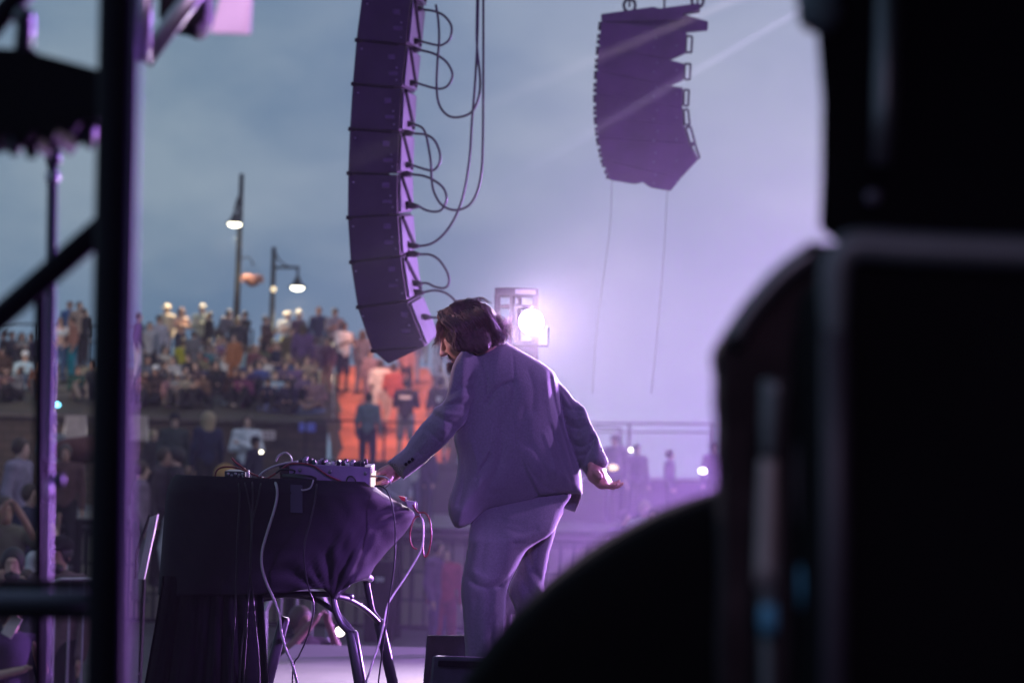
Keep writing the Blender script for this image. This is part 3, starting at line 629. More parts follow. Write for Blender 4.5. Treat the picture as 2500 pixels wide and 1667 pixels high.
# pleated skirt at the left end, hanging to the floor
vs = []; nx, ny = 160, 14
for j in range(ny+1):
    q = j/ny; Y = 1405+(1852-1405)*q; xl = 396-(396-318)*q**1.1; xr = 640+(668-640)*q
    for i in range(nx+1):
        f = i/nx; x = xl+(xr-xl)*f; wv = (math.sin(f*34+1.6*math.sin(f*9)+0.5*math.sin(q*3+f*20))*0.020+math.sin(f*63+2*math.sin(f*5)+q)*0.008)*(0.3+0.7*q)
        vs.append(P(x, Y, 8.80+wv))
fs = [(j*(nx+1)+i, j*(nx+1)+i+1, (j+1)*(nx+1)+i+1, (j+1)*(nx+1)+i) for j in range(ny) for i in range(nx)]
o = bake('pleated_skirt', vs, fs, M_vel, tb); so_ = o.modifiers.new('thick', 'SOLIDIFY'); so_.thickness = 0.006
M_leg = mat('dark_grey_tube', (0.045, 0.040, 0.055), 0.38, metal=0.4, var=0.15)
for pts, r in (([(812, 1452, 8.86), (820, 1490, 8.86), (835, 1522, 8.86), (862, 1548, 8.86)], [0.010, 0.013, 0.015, 0.016]), ([(893, 1412, 9.25), (900, 1450, 9.25), (908, 1490, 9.25), (926, 1518, 9.25)], [0.012, 0.012, 0.013, 0.014]),
               ([(845, 1420, 8.9), (866, 1411, 9.0), (885, 1406, 9.15), (903, 1412, 9.25)], [0.014, 0.017, 0.018, 0.016]), ([(812, 1458, 8.86), (826, 1445, 8.88), (848, 1424, 8.9)], [0.016, 0.013, 0.014])):
    m = MB(); m.tube([P(*p) for p in pts], r, 10, smooth=6); m.build('leg_bend', M_leg, tb, True)
def legtube(a, b, r): m = MB(); m.tube([P(*a), P(*a).lerp(P(*b), 0.02), P(*b)], [r*0.8, r, r], 14); m.build('leg', M_leg, tb, True)
def floor_pt(px, d):  # where the floor is met below a pixel column
    lo, hi = 1150, 2600
    for _ in range(40):
        mid = (lo+hi)/2
        if P(px, mid, d).z > 0.015: lo = mid
        else: hi = mid
    return (px, lo, d)
legtube((858, 1540, 8.86), floor_pt(910, 8.84), 0.0235)
legtube((924, 1512, 9.25), floor_pt(992, 9.27), 0.021)
legtube((560, 1478, 8.86), floor_pt(486, 8.82), 0.0235)
legtube((695, 1505, 9.25), floor_pt(618, 9.27), 0.021)
for pts, r in (([(820, 1455, 8.87), (850, 1462, 8.95), (885, 1482, 9.1), (912, 1505, 9.2), (930, 1526, 9.25)], 0.0105), ([(690, 1452, 9.2), (730, 1455, 9.1), (770, 1463, 9.0), (815, 1490, 8.9), (845, 1520, 8.87), (868, 1552, 8.86)], 0.0100),
               ([(860, 1456, 8.95), (800, 1450, 9.0), (720, 1450, 9.0), (640, 1455, 9.0), (580, 1470, 8.9)], 0.011), ([(690, 1452, 9.2), (620, 1470, 9.1), (560, 1500, 8.9), (525, 1540, 8.86)], 0.010)):
    m = MB(); m.tube([P(*p) for p in pts], r, 10, smooth=6); m.build('cross_brace', M_leg, tb, True)
props(MB().prism([P(709, 1182, 8.668), P(738, 1184, 8.668), P(738, 1252, 8.668), P(709, 1250, 8.668)], (0, 0.006, 0)).build('tape_label', mat('grey_gaffer_tape', (0.035, 0.03, 0.06), 0.5)), 'strip of dark tape hanging over the front of the draped table', 'tape')

# gear on the table
M_case = mat('lilac_grey_enamel', (0.22, 0.15, 0.27), 0.5, metal=0.1, var=0.12, vscale=14)
mxr = thing('mixer', 'lilac-grey metal audio mixer with rows of knobs, on the draped table', 'mixer', P(805, 1183, 8.88))
face = [P(707, 1131, 8.80), P(905, 1140, 8.80), P(903, 1187, 8.80), P(704, 1178, 8.80)]
m = MB(); m.prism(face, (0, 0.26, 0.012)); m.build('casing', M_case, mxr, bevel=0.003)
m = MB(); m.prism([P(681, 1133, 8.82), P(706, 1131, 8.82), P(704, 1177, 8.82), P(684, 1172, 8.82)], (0, 0.22, 0.01)); m.build('end_cheek', mat('dark_red_brown_cheek', (0.03, 0.012, 0.016), 0.5), mxr, bevel=0.004)
for x, y in ((733, 1147), (806, 1151), (893, 1155)):
    m = MB(); m.lathe(P(x, y, 8.797), [(0.0065, 0), (0.0065, 0.004), (0.004, 0.005)], 12, Matrix.Rotation(math.radians(90), 3, 'X')); m.build('screw', M_dark_alu, mxr, True)
rk = random.Random(11)
kn = [(733, 0), (743, 1), (757, 0), (766, 2), (780, 1), (789, 0), (800, 3), (812, 3), (826, 0), (838, 0), (848, 3), (858, 1), (868, 0), (876, 0), (886, 0)]
kc = [mat('black_knob', (0.03, 0.025, 0.04), 0.4), mat('grey_knob', (0.25, 0.22, 0.28), 0.4), mat('dark_teal_knob', (0.03, 0.12, 0.10), 0.4), mat('white_knob', (0.75, 0.75, 0.72), 0.4)]
for row in range(3):
    for x, c_ in kn:
        if row and rk.random() < 0.35: continue
        y = 1131+(x-707)*0.045; c = P(x+row*3, y, 8.83+row*0.075)+Vector((0, 0, row*0.003)); h = rk.uniform(0.012, 0.021)*(1.1 if c_ != 3 else 0.9)
        m = MB(); m.lathe(c, [(0.0075, 0), (0.007, h*0.8), (0.0055, h)], 12); m.build('knob', kc[c_ if row == 0 else rk.choice((0, 0, 1))], mxr, True)
ifc = thing('audio_interface', 'small black audio box with jacks at the left of the mixer', 'audio interface', P(570, 1172, 8.85))
m = MB(); m.prism([P(548, 1149, 8.82), P(598, 1151, 8.82), P(598, 1175, 8.82), P(548, 1173, 8.82)], (0, 0.16, 0.006)); m.build('casing', mat('black_enamel', (0.03, 0.03, 0.05), 0.35), ifc, bevel=0.002)
for x, y in ((557, 1156), (566, 1160), (575, 1156), (584, 1159), (592, 1157)):
    m = MB(); m.lathe(P(x, y, 8.817), [(0.005, 0), (0.005, 0.008)], 10, Matrix.Rotation(math.radians(90), 3, 'X')); m.build('jack', M_steel, ifc, True)
m = MB(); m.prism([P(601, 1150, 8.8), P(608, 1153, 8.8), P(607, 1172, 8.8), P(600, 1172, 8.8)], (0, 0.05, 0)); props(m.build('plug_block', mat('lilac_plastic', (0.5, 0.4, 0.55), 0.4), bevel=0.003), 'small lilac plug block right of the black audio box', 'plug')
m = MB(); m.tube([P(690, 1163, 8.76), P(725, 1164, 8.76), P(728, 1166, 8.76), P(760, 1170, 8.76), P(772, 1172, 8.76)], [0.011, 0.012, 0.015, 0.015, 0.009], 12); props(m.build('cable_connector', M_rubber, smooth=True), 'fat black inline connector lying in front of the mixer', 'connector')
adapter_o = thing('power_adapter', 'brightly backlit white plug block between the mixer and the reaching hand', 'adapter', P(911, 1186, 8.84))
M_glow = mat('backlit_white_plastic', (0.8, 0.75, 0.75), 0.4, var=0, emit=(1.0, 0.80, 0.66), es=1.1)  # emission stands in for backlight; the plug block is no lamp
m = MB(); m.prism([P(905, 1165, 8.80), P(916, 1165, 8.80), P(916, 1188, 8.80), P(905, 1188, 8.80)], (0, 0.03, 0)); m.build('block', M_glow, adapter_o, bevel=0.002)
m = MB(); m.prism([P(906, 1156, 8.80), P(917, 1148, 8.80), P(917, 1161, 8.80), P(906, 1160, 8.80)], (0, 0.03, 0)); m.build('prong_cap', M_glow, adapter_o, bevel=0.002)
m = MB(); m.tube([P(917, 1162, 8.80), P(935, 1163, 8.78), P(948, 1169, 8.77), P(953, 1177, 8.77), P(948, 1184, 8.78), P(940, 1189, 8.8)], 0.0036, 8, smooth=5); props(m.build('white_lead', M_wcable, smooth=True), 'short curved white lead by the reaching hand', 'cable')
pd = thing('effects_pedal', 'little silver and red pedal perched on the right tip of the table cover', 'pedal', P(1003, 1245, 9.0))
m = MB(); m.prism([P(990, 1221, 8.96), P(1014, 1224, 8.96), P(1013, 1244, 8.96), P(996, 1240, 8.96)], (0, 0.06, 0)); m.build('casing', mat('silver_paint', (0.4, 0.36, 0.42), 0.35, metal=0.5), pd, bevel=0.002)
m = MB(); m.prism([P(972, 1210, 8.98), P(989, 1213, 8.98), P(990, 1224, 8.98), P(980, 1221, 8.98)], (0, 0.05, 0)); m.build('red_box', mat('red_plastic', (0.6, 0.03, 0.05), 0.4), pd, bevel=0.002)
m = MB(); m.tube([P(990, 1222, 8.97), P(991, 1212, 8.97)], 0.0022, 6); m.build('switch', M_steel, pd, True)
m = MB(); m.tube([P(1013, 1222, 8.96), P(1018, 1228, 8.96), P(1017, 1242, 8.96)], 0.003, 6); m.build('jack', M_wcable, pd, True)
def cable(pts, r, mt, label, cat='cable', n=6):
    m = MB(); m.tube([P(*p) for p in pts], r, 8, smooth=n); return props(m.build('cable' if mt is not M_wcable else 'white_cable', mt, smooth=True), label, cat)
q = 8.66
cable([(650, 1170, 8.80), (668, 1173, 8.72), (676, 1190, q), (676, 1215, q), (668, 1250, 8.65), (652, 1300, 8.65), (640, 1345, 8.65), (640, 1385, 8.65), (652, 1425, 8.66), (668, 1460, 8.66), (682, 1500, 8.66), (687, 1545, 8.66), (700, 1590, 8.67), (715, 1625, 8.67), (728, 1690, 8.68), (735, 1830, 8.7)], 0.0052, M_wcable, 'thick white cable falling in curves down the front of the table')
cable([(632, 1163, 8.8), (645, 1150, 8.8), (670, 1138, 8.8), (700, 1130, 8.81), (724, 1127, 8.82)], 0.0042, M_wcable, 'white lead rising from the table to the top of the mixer')
cable([(673, 1126, 8.9), (680, 1112, 8.9), (695, 1105, 8.9), (708, 1112, 8.9), (713, 1127, 8.88)], 0.0036, M_wcable, 'white lead arched above the left end of the mixer')
for i, (pts, lab) in enumerate([([(581, 1160, 8.82), (583, 1180, 8.68), (585, 1220, q), (580, 1300, 8.65), (577, 1400, 8.66), (574, 1500, 8.67), (568, 1600, 8.68), (566, 1830, 8.7)], 'leftmost thin dark cable hanging down the table front'),
        ([(590, 1158, 8.82), (598, 1180, 8.68), (606, 1215, q), (612, 1250, q), (614, 1300, 8.65), (612, 1380, 8.65), (608, 1450, 8.66), (600, 1520, 8.67), (588, 1600, 8.68), (580, 1830, 8.7)], 'second dark cable from the left on the table front'),
        ([(612, 1160, 8.82), (616, 1180, 8.68), (617, 1220, q), (614, 1290, 8.645), (612, 1340, 8.645), (612, 1400, 8.65), (618, 1460, 8.66), (625, 1540, 8.67), (632, 1620, 8.68), (636, 1830, 8.7)], 'third dark cable, swinging right towards the floor'),
        ([(640, 1164, 8.80), (636, 1185, 8.67), (628, 1225, 8.655), (618, 1265, 8.65), (614, 1320, 8.64), (611, 1390, 8.645), (604, 1480, 8.66), (601, 1560, 8.67), (596, 1640, 8.68), (590, 1830, 8.7)], 'fourth dark cable joining the bunch left of the white cable'),
        ([(772, 1172, 8.76), (773, 1186, 8.68), (768, 1225, q), (758, 1270, 8.65), (745, 1320, 8.65), (743, 1370, 8.65), (752, 1430, 8.67), (765, 1470, 8.70), (762, 1510, 8.72), (748, 1560, 8.74), (730, 1600, 8.75), (715, 1640, 8.75), (712, 1830, 8.75)], 'black cable down the middle of the table front, right of the white one'),
        ([(915, 1186, 8.74), (932, 1187, 8.70), (948, 1204, 8.68), (960, 1245, 8.68), (965, 1300, 8.68), (962, 1380, 8.70), (952, 1450, 8.72), (944, 1510, 8.75), (932, 1600, 8.78), (922, 1690, 8.8), (915, 1840, 8.8)], 'long black cable dropping from the right corner of the table')]):
    cable(pts, 0.0030, M_rubber, lab)
cable([(1010, 1240, 8.96), (1022, 1252, 8.94), (1032, 1275, 8.93), (1033, 1310, 8.93), (1028, 1340, 8.93), (1010, 1375, 8.93), (985, 1415, 8.92), (960, 1452, 8.9), (945, 1480, 8.88), (937, 1520, 8.86), (925, 1570, 8.85), (905, 1630, 8.83), (890, 1690, 8.82), (880, 1840, 8.8)], 0.0036, M_wcable, 'thin white cable sagging from the red pedal to the floor')
cable([(1008, 1232, 8.95), (1020, 1250, 8.93), (1038, 1252, 8.92), (1050, 1272, 8.92), (1053, 1310, 8.92), (1046, 1348, 8.92), (1036, 1358, 8.92), (1032, 1335, 8.93), (1034, 1300, 8.94), (1030, 1265, 8.94), (1015, 1262, 8.94), (1004, 1285, 8.93), (1001, 1315, 8.93), (1008, 1335, 8.93), (1018, 1340, 8.93)], 0.0030, M_rcable, 'looped dark red cable hanging from the pedal')
for k, (pts, lab) in enumerate([([(598, 1165, 8.8), (640, 1172, 8.78), (680, 1150, 8.78), (710, 1132, 8.79), (760, 1135, 8.79), (800, 1160, 8.79), (840, 1178, 8.79)], 'red cable draped across the face of the mixer'),
        ([(525, 1172, 8.84), (528, 1150, 8.84), (545, 1140, 8.85), (580, 1142, 8.85), (620, 1158, 8.82), (655, 1170, 8.8)], 'red cable arched over the black audio box'),
        ([(566, 1118, 8.88), (575, 1128, 8.87), (598, 1145, 8.86), (612, 1155, 8.84)], 'stub of dark red cable sticking up behind the audio box')]):
    cable(pts, 0.0034, M_rcable, lab)
cable([(845, 1176, 8.785), (850, 1164, 8.785), (860, 1163, 8.785), (868, 1172, 8.785), (868, 1182, 8.785)], 0.003, M_rubber, 'small black hook of cable against the mixer face')
cable([(730, 1176, 8.77), (760, 1180, 8.73), (765, 1172, 8.70), (758, 1190, 8.67), (742, 1196, 8.665), (735, 1195, 8.665)], 0.0028, M_wcable, 'small pale loop of cable at the edge of the table')
cable([(685, 1160, 8.78), (700, 1166, 8.775), (720, 1150, 8.77), (690, 1145, 8.77), (672, 1155, 8.78)], 0.0034, M_rubber, 'coiled black cable at the left end of the mixer')

# floor monitors
M_mon = mat('dark_monitor_paint', (0.055, 0.045, 0.075), 0.6, var=0.3, vscale=20, bump=0.2, bscale=150)
M_grill = mat('monitor_grille', (0.07, 0.06, 0.09), 0.7, var=0.3, vscale=60)
mn = thing('floor_monitor', 'dark wedge monitor behind the performer, its top edge lit', 'floor monitor', P(1120, 1700, 9.75))
zt = 0.0
m = MB(); m.prism([P(1042, 1549, 9.7), P(1390, 1552, 9.7), Vector((P(1400, 1700, 9.7).x, 9.7, 0.012)), Vector((P(1026, 1700, 9.7).x, 9.7, 0.012))], (0.01, 0.42, -0.06)); m.build('cabinet', M_mon, mn, bevel=0.006)
mn2 = thing('floor_monitor', 'nearer wedge monitor with a recessed grille at the bottom edge', 'floor monitor', P(1200, 1700, 8.15))
A0, A1 = P(1056, 1600, 8.1), P(1420, 1612, 8.1)
m = MB(); m.prism([A0, A1, Vector((A1.x+0.02, 8.1, 0.012)), Vector((A0.x-0.025, 8.1, 0.012))], (0.0, 0.22, -0.015)); m.build('cabinet', M_mon, mn2, bevel=0.008)
m = MB(); m.box(((A0.x+A1.x)/2+0.02, 8.092, 0.19), ((A1.x-A0.x)/2-0.035, 0.006, 0.165)); m.build('grille', M_grill, mn2, bevel=0.004)
m = MB(); m.box(((A0.x+A1.x)/2, 8.094, (A0.z+A1.z)/2-0.022), ((A1.x-A0.x)/2-0.02, 0.012, 0.010)); m.build('handle_slot', M_black, mn2, bevel=0.003)

# ------------------------------------------------------------------ foreground, left
up_ = thing('scaffold_upright', 'thick black upright tube running full height at the left, out of focus', 'scaffold pole', (P(257, 1700, 3).x, 3, 0))
pa, pb = P(292, -120, 3.0), P(256, 1720, 3.0); dirv = (pb-pa).normalized(); pb2 = pa+dirv*((pa.z-0.02)/-dirv.z)
m = MB(); m.tube([pa, pb2], 0.0245, 20); m.build('tube', M_tube, up_, True)
m = MB(); m.lathe(Vector((pb2.x, pb2.y, 0)), [(0.07, 0), (0.07, 0.008), (0.026, 0.012)], 16); m.build('base_plate', M_tube, up_, True)
m = MB(); m.tube([P(360, -140, 3.9), P(348, 150, 3.9)], 0.0125, 12); props(m.build('truss_strut', M_alu, smooth=True), 'lilac-lit metal strut at the top right of the black upright', 'strut')
m = MB(); m.tube([P(350, 150, 3.95), P(560, -130, 3.95)], 0.016, 12); props(m.build('truss_diagonal', M_alu, smooth=True), 'lilac-lit diagonal strut rising to the right at the top left', 'strut')
hd_ = thing('lamp_head', 'blurred lamp head with a pink-lit flap at the top left', 'stage light', P(520, 80, 4.0))
m = MB(); m.prism([P(388, -60, 4.0), P(500, -60, 4.0), P(505, 40, 4.0), P(470, 74, 4.0), P(440, 60, 4.0), P(385, 50, 4.0)], (0, 0.12, 0)); m.build('body', M_black, hd_, bevel=0.01)
m = MB(); m.prism([P(548, -60, 3.95), P(606, -60, 3.95), P(597, 84, 3.95), P(513, 82, 3.95)], (0.01, 0.006, 0)); m.build('barn_door', mat('pale_flap_paint', (0.75, 0.62, 0.75), 0.5), hd_, bevel=0.002)
light('flap_fill', 'SPOT', P(760, -400, 3.4), 13, (0.95, 0.6, 1.0), P(545, 30, 3.95), 0.05, 30, 0.8)  # added unseen spot that lights the flap pink
m = MB(); m.tube([P(-80, 842, 3.15), P(250, 556, 3.05)], 0.0165, 14); props(m.build('scaffold_brace', M_tube, smooth=True), 'black diagonal brace crossing the sky at the left edge', 'scaffold pole')
m = MB(); m.tube([P(90, -60, 3.2), P(-60, 110, 3.2)], 0.016, 12); props(m.build('scaffold_brace', M_tube, smooth=True), 'black tube cutting the top left corner', 'scaffold pole')
stn = thing('lighting_stand', 'thin purple-lit stand pole left of the thick black upright', 'stand', (P(110, 1700, 4).x, 4, 0))
pa, pb = P(131, 250, 4.0), P(108, 1720, 4.0); dv = (pb-pa).normalized(); pe = pa+dv*((pa.z-0.02)/-dv.z)
M_pole = mat('satin_steel_pole', (0.13, 0.11, 0.16), 0.5, metal=0.2, var=0.1)
m = MB(); m.tube([pa, pe], 0.0088, 14); m.build('pole', M_pole, stn, True)
for (px, py, h_, rr_, mt) in [(130, 385, 16, 0.0125, M_pole), (128, 432, 12, 0.0115, mat('white_collar', (0.8, 0.7, 0.85), 0.3)), (112, 1198, 24, 0.0115, mat('pale_tape_band', (0.85, 0.65, 0.85), 0.4)), (108, 1140, 20, 0.012, M_black)]:
    m = MB(); m.tube([P(px, py-h_, 3.99), P(px, py+h_, 3.99)], rr_, 12); m.build('collar', mt, stn, True)
m = MB(); m.lathe(P(142, 1172, 3.98), [(0.009, -0.01), (0.011, 0), (0.009, 0.01)], 12); m.build('knob', M_pole, stn, True)
for k in range(3):
    an = k*2.1+0.4; m = MB(); m.tube([pe+Vector((0, 0, 0.35)), pe+Vector((math.cos(an)*0.4, math.sin(an)*0.4, 0))], 0.008, 8); m.build('leg', M_tube, stn, True)
m = MB(); m.tube([P(98, 700, 3.6), P(92, 1990, 3.6)], 0.0085, 10); props(m.build('black_pole', M_tube, smooth=True), 'thin black pole in shadow just left of the purple-lit stand', 'pole')
fx = thing('moving_light', 'dark bulky lamp and clamp across the top left, a jagged underside', 'stage light', P(90, 300, 3.2))
m = MB(); m.prism([P(x, y, 3.15) for x, y in [(-90, 112), (40, 118), (60, 100), (85, 128), (272, 178), (282, 200), (244, 255), (232, 300), (196, 296), (172, 330), (150, 300), (120, 345), (84, 312), (60, 350), (30, 318), (-90, 340)]], (0, 0.16, 0)); m.build('body', M_black, fx, bevel=0.003, seg=2)
m = MB(); m.tube([P(55, 120, 3.15), P(62, 60, 3.15), P(56, 44, 3.15)], [0.011, 0.012, 0.014], 10); m.ball(P(57, 42, 3.14), 0.014, 10); m.build('clamp_handle', M_dark_alu, fx, True)
for x, y, l in ((30, 320, 60), (72, 325, 62), (128, 320, 50), (190, 285, 66), (212, 280, 80)):
    m = MB(); m.tube([P(x, y, 3.2), P(x+6, y+l, 3.2)], [0.016, 0.006], 10); m.build('fin', M_dark_alu if x in (212, 30) else M_black, fx, True)
bar_ = thing('clamp_bar', 'blue-lit horizontal tube with a rounded end, low at the left', 'scaffold pole', P(60, 1500, 3.3))
m = MB(); m.tube([P(-100, 1462, 3.25), P(205, 1461, 3.25), P(218, 1461, 3.25), P(226, 1461, 3.25)], [0.0115, 0.0115, 0.010, 0.003], 14); m.build('tube', M_pole, bar_, True)
m = MB(); m.prism([P(-100, 1484, 3.2), P(235, 1484, 3.2), P(235, 1512, 3.2), P(-100, 1514, 3.2)], (0, 0.08, 0)); m.build('rail', M_black, bar_, bevel=0.003)
m = MB(); m.prism([P(-100, 1415, 3.35), P(240, 1415, 3.35), P(240, 1438, 3.35), P(-100, 1438, 3.35)], (0, 0.03, 0)); m.build('upper_rail', M_black, bar_, bevel=0.003)
m = MB(); m.tube([P(338, -120, 2.7), P(318, 1000, 2.7), P(312, 1900, 2.7)], 0.0035, 8, smooth=4); props(m.build('safety_cable', M_pole, smooth=True), 'faint blurred purple wire down the right side of the black upright', 'cable')

# ------------------------------------------------------------------ foreground, right
def circle3(a, b, c):
    ax, ay = a; bx, by = b; cx, cy = c; d = 2*(ax*(by-cy)+bx*(cy-ay)+cx*(ay-by))
    ux = ((ax*ax+ay*ay)*(by-cy)+(bx*bx+by*by)*(cy-ay)+(cx*cx+cy*cy)*(ay-by))/d; uy = ((ax*ax+ay*ay)*(cx-bx)+(bx*bx+by*by)*(ax-cx)+(cx*cx+cy*cy)*(bx-ax))/d
    return ux, uy, math.hypot(ax-ux, ay-uy)
ux, uy, ur = circle3((1172, 1667), (1430, 1402), (1762, 1232)); rd = ur*2.56/FPX; dc = P(ux, uy, 2.56)
dr = thing('covered_drum', 'huge black rounded drum case filling the lower right, out of focus', 'drum', Vector((dc.x, 2.7, dc.z-rd)))
RX = Matrix.Rotation(math.radians(-90), 3, 'X')
m = MB(); m.lathe(dc, [(rd*0.9, -0.03), (rd*0.985, -0.015), (rd, 0.01), (rd, 0.30), (rd*0.98, 0.33), (rd*0.9, 0.34)], 96, RX); m.build('shell', M_soft, dr, True)
m = MB(); m.lathe(dc, [(rd*1.003, 0.10), (rd*1.006, 0.11), (rd*1.003, 0.12)], 96, RX); m.build('strap', M_black, dr, True)
rs_ = thing('road_case', 'low black case under the big drum case, in shadow', 'case', (dc.x, 2.7, 0))
hz_ = max(0.015, (dc.z-rd+0.02)/2); MB().box((dc.x, 2.7, hz_), (0.3, 0.16, hz_)).build('body', M_black, rs_, bevel=0.004)
rk_ = thing('amplifier_case', 'big black case with a grey rounded metal edge at the far right', 'case', (P(2300, 1700, 2.3).x, 2.3, 0))
def case(root, outline, d, depth, mt, bev=0.012):
    m = MB(); m.prism([P(x, y, d) for x, y in outline], (0, depth, 0)); return m.build('body', mt, root, bevel=bev, seg=3)
case(rk_, [(2600, 600), (2600, 1985), (2035, 1985), (2030, 1000), (2040, 690), (2060, 640), (2100, 612)], 2.0, 0.28, M_soft)
m = MB(); m.tube([P(2620, 622, 1.99), P(2400, 615, 1.99), P(2200, 606, 1.99), P(2100, 600, 1.99), P(2066, 612, 1.99), P(2040, 650, 1.99), P(2036, 740, 1.99), P(2038, 820, 1.99)], [0.0125, 0.0125, 0.0125, 0.012, 0.009], 14, smooth=6); m.build('edge_trim', mat('worn_edge_trim', (0.12, 0.13, 0.15), 0.5, metal=0.4, var=0.3, vscale=5), rk_, True)
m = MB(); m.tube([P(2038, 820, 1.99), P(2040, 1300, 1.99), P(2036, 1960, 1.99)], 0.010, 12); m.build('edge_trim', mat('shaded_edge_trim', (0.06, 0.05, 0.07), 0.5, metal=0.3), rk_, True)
spk = thing('side_speaker', 'tall black cabinet with a blue-grey vertical stripe at the upper right', 'loudspeaker', (P(2300, 560, 2.5).x, 2.6, P(2300, 575, 2.4).z))
m = MB(); m.prism([P(x, y, 2.45) for x, y in [(1955, -150), (1988, 60), (2002, 240), (2000, 430), (1994, 572), (2700, 585), (2700, -150)]], (0.09, 0.3, 0)); m.build('cabinet', M_soft, spk, bevel=0.012, seg=3)
m = MB(); m.tube([(P(2330, 560, 2.47).x, 2.475, 0.01), (P(2330, 560, 2.47).x, 2.475, P(2330, 560, 2.47).z)], 0.018, 12); m.build('stand_pole', M_black, spk, True)
m = MB(); m.box((P(2330, 560, 2.47).x, 2.475, 0.006), (0.16, 0.035, 0.005)); m.build('stand_foot', M_black, spk)
m = MB(); m.tube([P(2168, -150, 2.40), P(2160, 260, 2.40), P(2150, 400, 2.40)], [0.012, 0.012, 0.009], 12); m.build('corner_strip', M_dark_alu, spk, True)
m = MB(); m.lathe(P(2130, 482, 2.42), [(0.006, -0.01), (0.0075, 0.0), (0.006, 0.01)], 12, RX); m.build('knob', M_pole, spk, True)
m = MB(); m.tube([P(1985, -60, 2.5), P(2005, 40, 2.45), P(2018, 70, 2.44)], [0.020, 0.024, 0.010], 10); m.build('handle', mat('grey_rubber', (0.10, 0.11, 0.14), 0.6), spk, True)
cv = thing('equipment_cover', 'dark drape hung over equipment, sloping down to the left beside the case', 'drape', (P(1900, 1700, 2.7).x, 2.6, 0))
vs = []; prof = [(1765, 1990), (1768, 1600), (1768, 1240), (1764, 1100), (1762, 960), (1757, 880), (1762, 845), (1790, 790), (1850, 710), (1915, 645), (1965, 600), (2010, 592), (2070, 640), (2075, 1000), (2075, 1990)]
pp = catmull([Vector((x, y, 0)) for x, y in prof], 4); m = MB(); poly = []
m.prism([P(p.x+2.5*math.sin(p.y*0.05), p.y, 2.34) for p in pp], (0.0, 0.10, 0)); m.build('drape', mat('dark_brown_drape', (0.030, 0.020, 0.024), 0.9, var=0.5, vscale=12, spec=0.1), cv, bevel=0.015, seg=3)
m = MB(); m.tube([P(1990, 610, 2.32), P(1905, 675, 2.32), P(1830, 760, 2.32), P(1785, 830, 2.32)], 0.010, 10, smooth=4); m.build('edge_piping', M_dark_alu, cv, True)
stn2 = thing('chrome_stand', 'blurred chrome stand tubes in front of the dark drape', 'stand', (P(1900, 1700, 2.24).x, 2.24, 0))
M_chr = mat('dull_chrome', (0.36, 0.29, 0.30), 0.45, metal=0.5, var=0.1)
for pts, r, mt in (([(1878, 1120), (1876, 1250), (1870, 1430)], [0.009, 0.011, 0.011], M_chr), ([(1892, 930), (1884, 1030), (1880, 1120)], [0.012, 0.010, 0.007], M_dark_alu), ([(1872, 1430), (1876, 1500), (1878, 1990)], 0.008, M_dark_alu),
                   ([(1985, 960), (1976, 1150), (1984, 1385)], [0.010, 0.014, 0.012], mat('mauve_brown_padding', (0.16, 0.10, 0.13), 0.7)), ([(2000, 1470), (2008, 1990)], 0.011, M_dark_alu)):
    m = MB(); m.tube([P(x, y, 2.24) for x, y in pts], r, 12, smooth=4 if len(pts) > 2 else 0); m.build('tube', mt, stn2, True)
M_bl = mat('blue_grip', (0.07, 0.26, 0.42), 0.5)
for (x, y, s_) in ((1978, 1432, 1.3), (1874, 1512, 0.85)):
    m = MB(); m.tube([P(x-20*s_, y, 2.22), P(x+22*s_, y, 2.22)], [0.016*s_, 0.018*s_], 12); m.build('wing_nut', M_bl, stn2, True)

# ------------------------------------------------------------------ the performer
pf = thing('person', 'long-haired bearded performer in a dark suit seen from behind, leaning towards the mixer', 'person', (P(1240, 1800, 9.0).x, 9.0, 0.0))
K = 1/656.0
def A3(px, py, d): return np.array(P(px, py, d))
def nrm(v): v = np.array(v, float); return v/np.linalg.norm(v)
S_LS, S_LE, S_LW = (1152, 920, 8.91), (1082, 1034, 8.83), (964, 1149, 8.93)
S_RS, S_RE, S_RW = (1328, 925, 9.10), (1410, 1040, 9.10), (1457, 1138, 9.02)
Hc = A3(1139, 812, 8.93); fw = nrm((-0.88, 0.12, -0.44)); up0 = nrm((-0.42, 0.02, 0.90)); lf = nrm(np.cross(up0, fw)); hup = nrm(np.cross(fw, lf))
def H(f=0, l=0, u=0): return Hc+fw*f+lf*l+hup*u
hax = [lf, fw, hup]
lo = A3(860, 1860, 9.6); lo = (lo[0], 8.45, -0.05); hi = (A3(1530, 700, 9.2)[0], 9.5, A3(1200, 715, 9.0)[2])
# body under the clothes: torso, legs, neck, arms
S = SDF(lo, hi, 0.0085)
def bc(a, b, ra, rb, k=0.03, **kw): S.cone(A3(*a), A3(*b), ra*K, rb*K, k, **kw)
bc((1188, 856, 8.96), (1160, 828, 8.94), 28, 32)
bc((1250, 950, 8.98), (1192, 868, 8.97), 50, 28)
bc((1250, 960, 9.02), (1266, 1200, 9.07), 58, 38)
bc((1165, 918, 8.92), (1315, 935, 9.06), 28, 28)
for a, b, c in ((S_LS, S_LE, S_LW), (S_RS, S_RE, S_RW)): bc(a, b, 28, 24); bc(b, c, 24, 19)
LH, LK, LA = (1225, 1280, 9.03), (1182, 1440, 8.945), (1186, 1790, 8.94)
RH_, RK_, RA = (1305, 1270, 9.09), (1292, 1450, 9.12), (1332, 1790, 9.18)
for a, b, c in ((LH, LK, LA), (RH_, RK_, RA)): bc(a, b, 33, 24); bc(b, c, 24, 20)
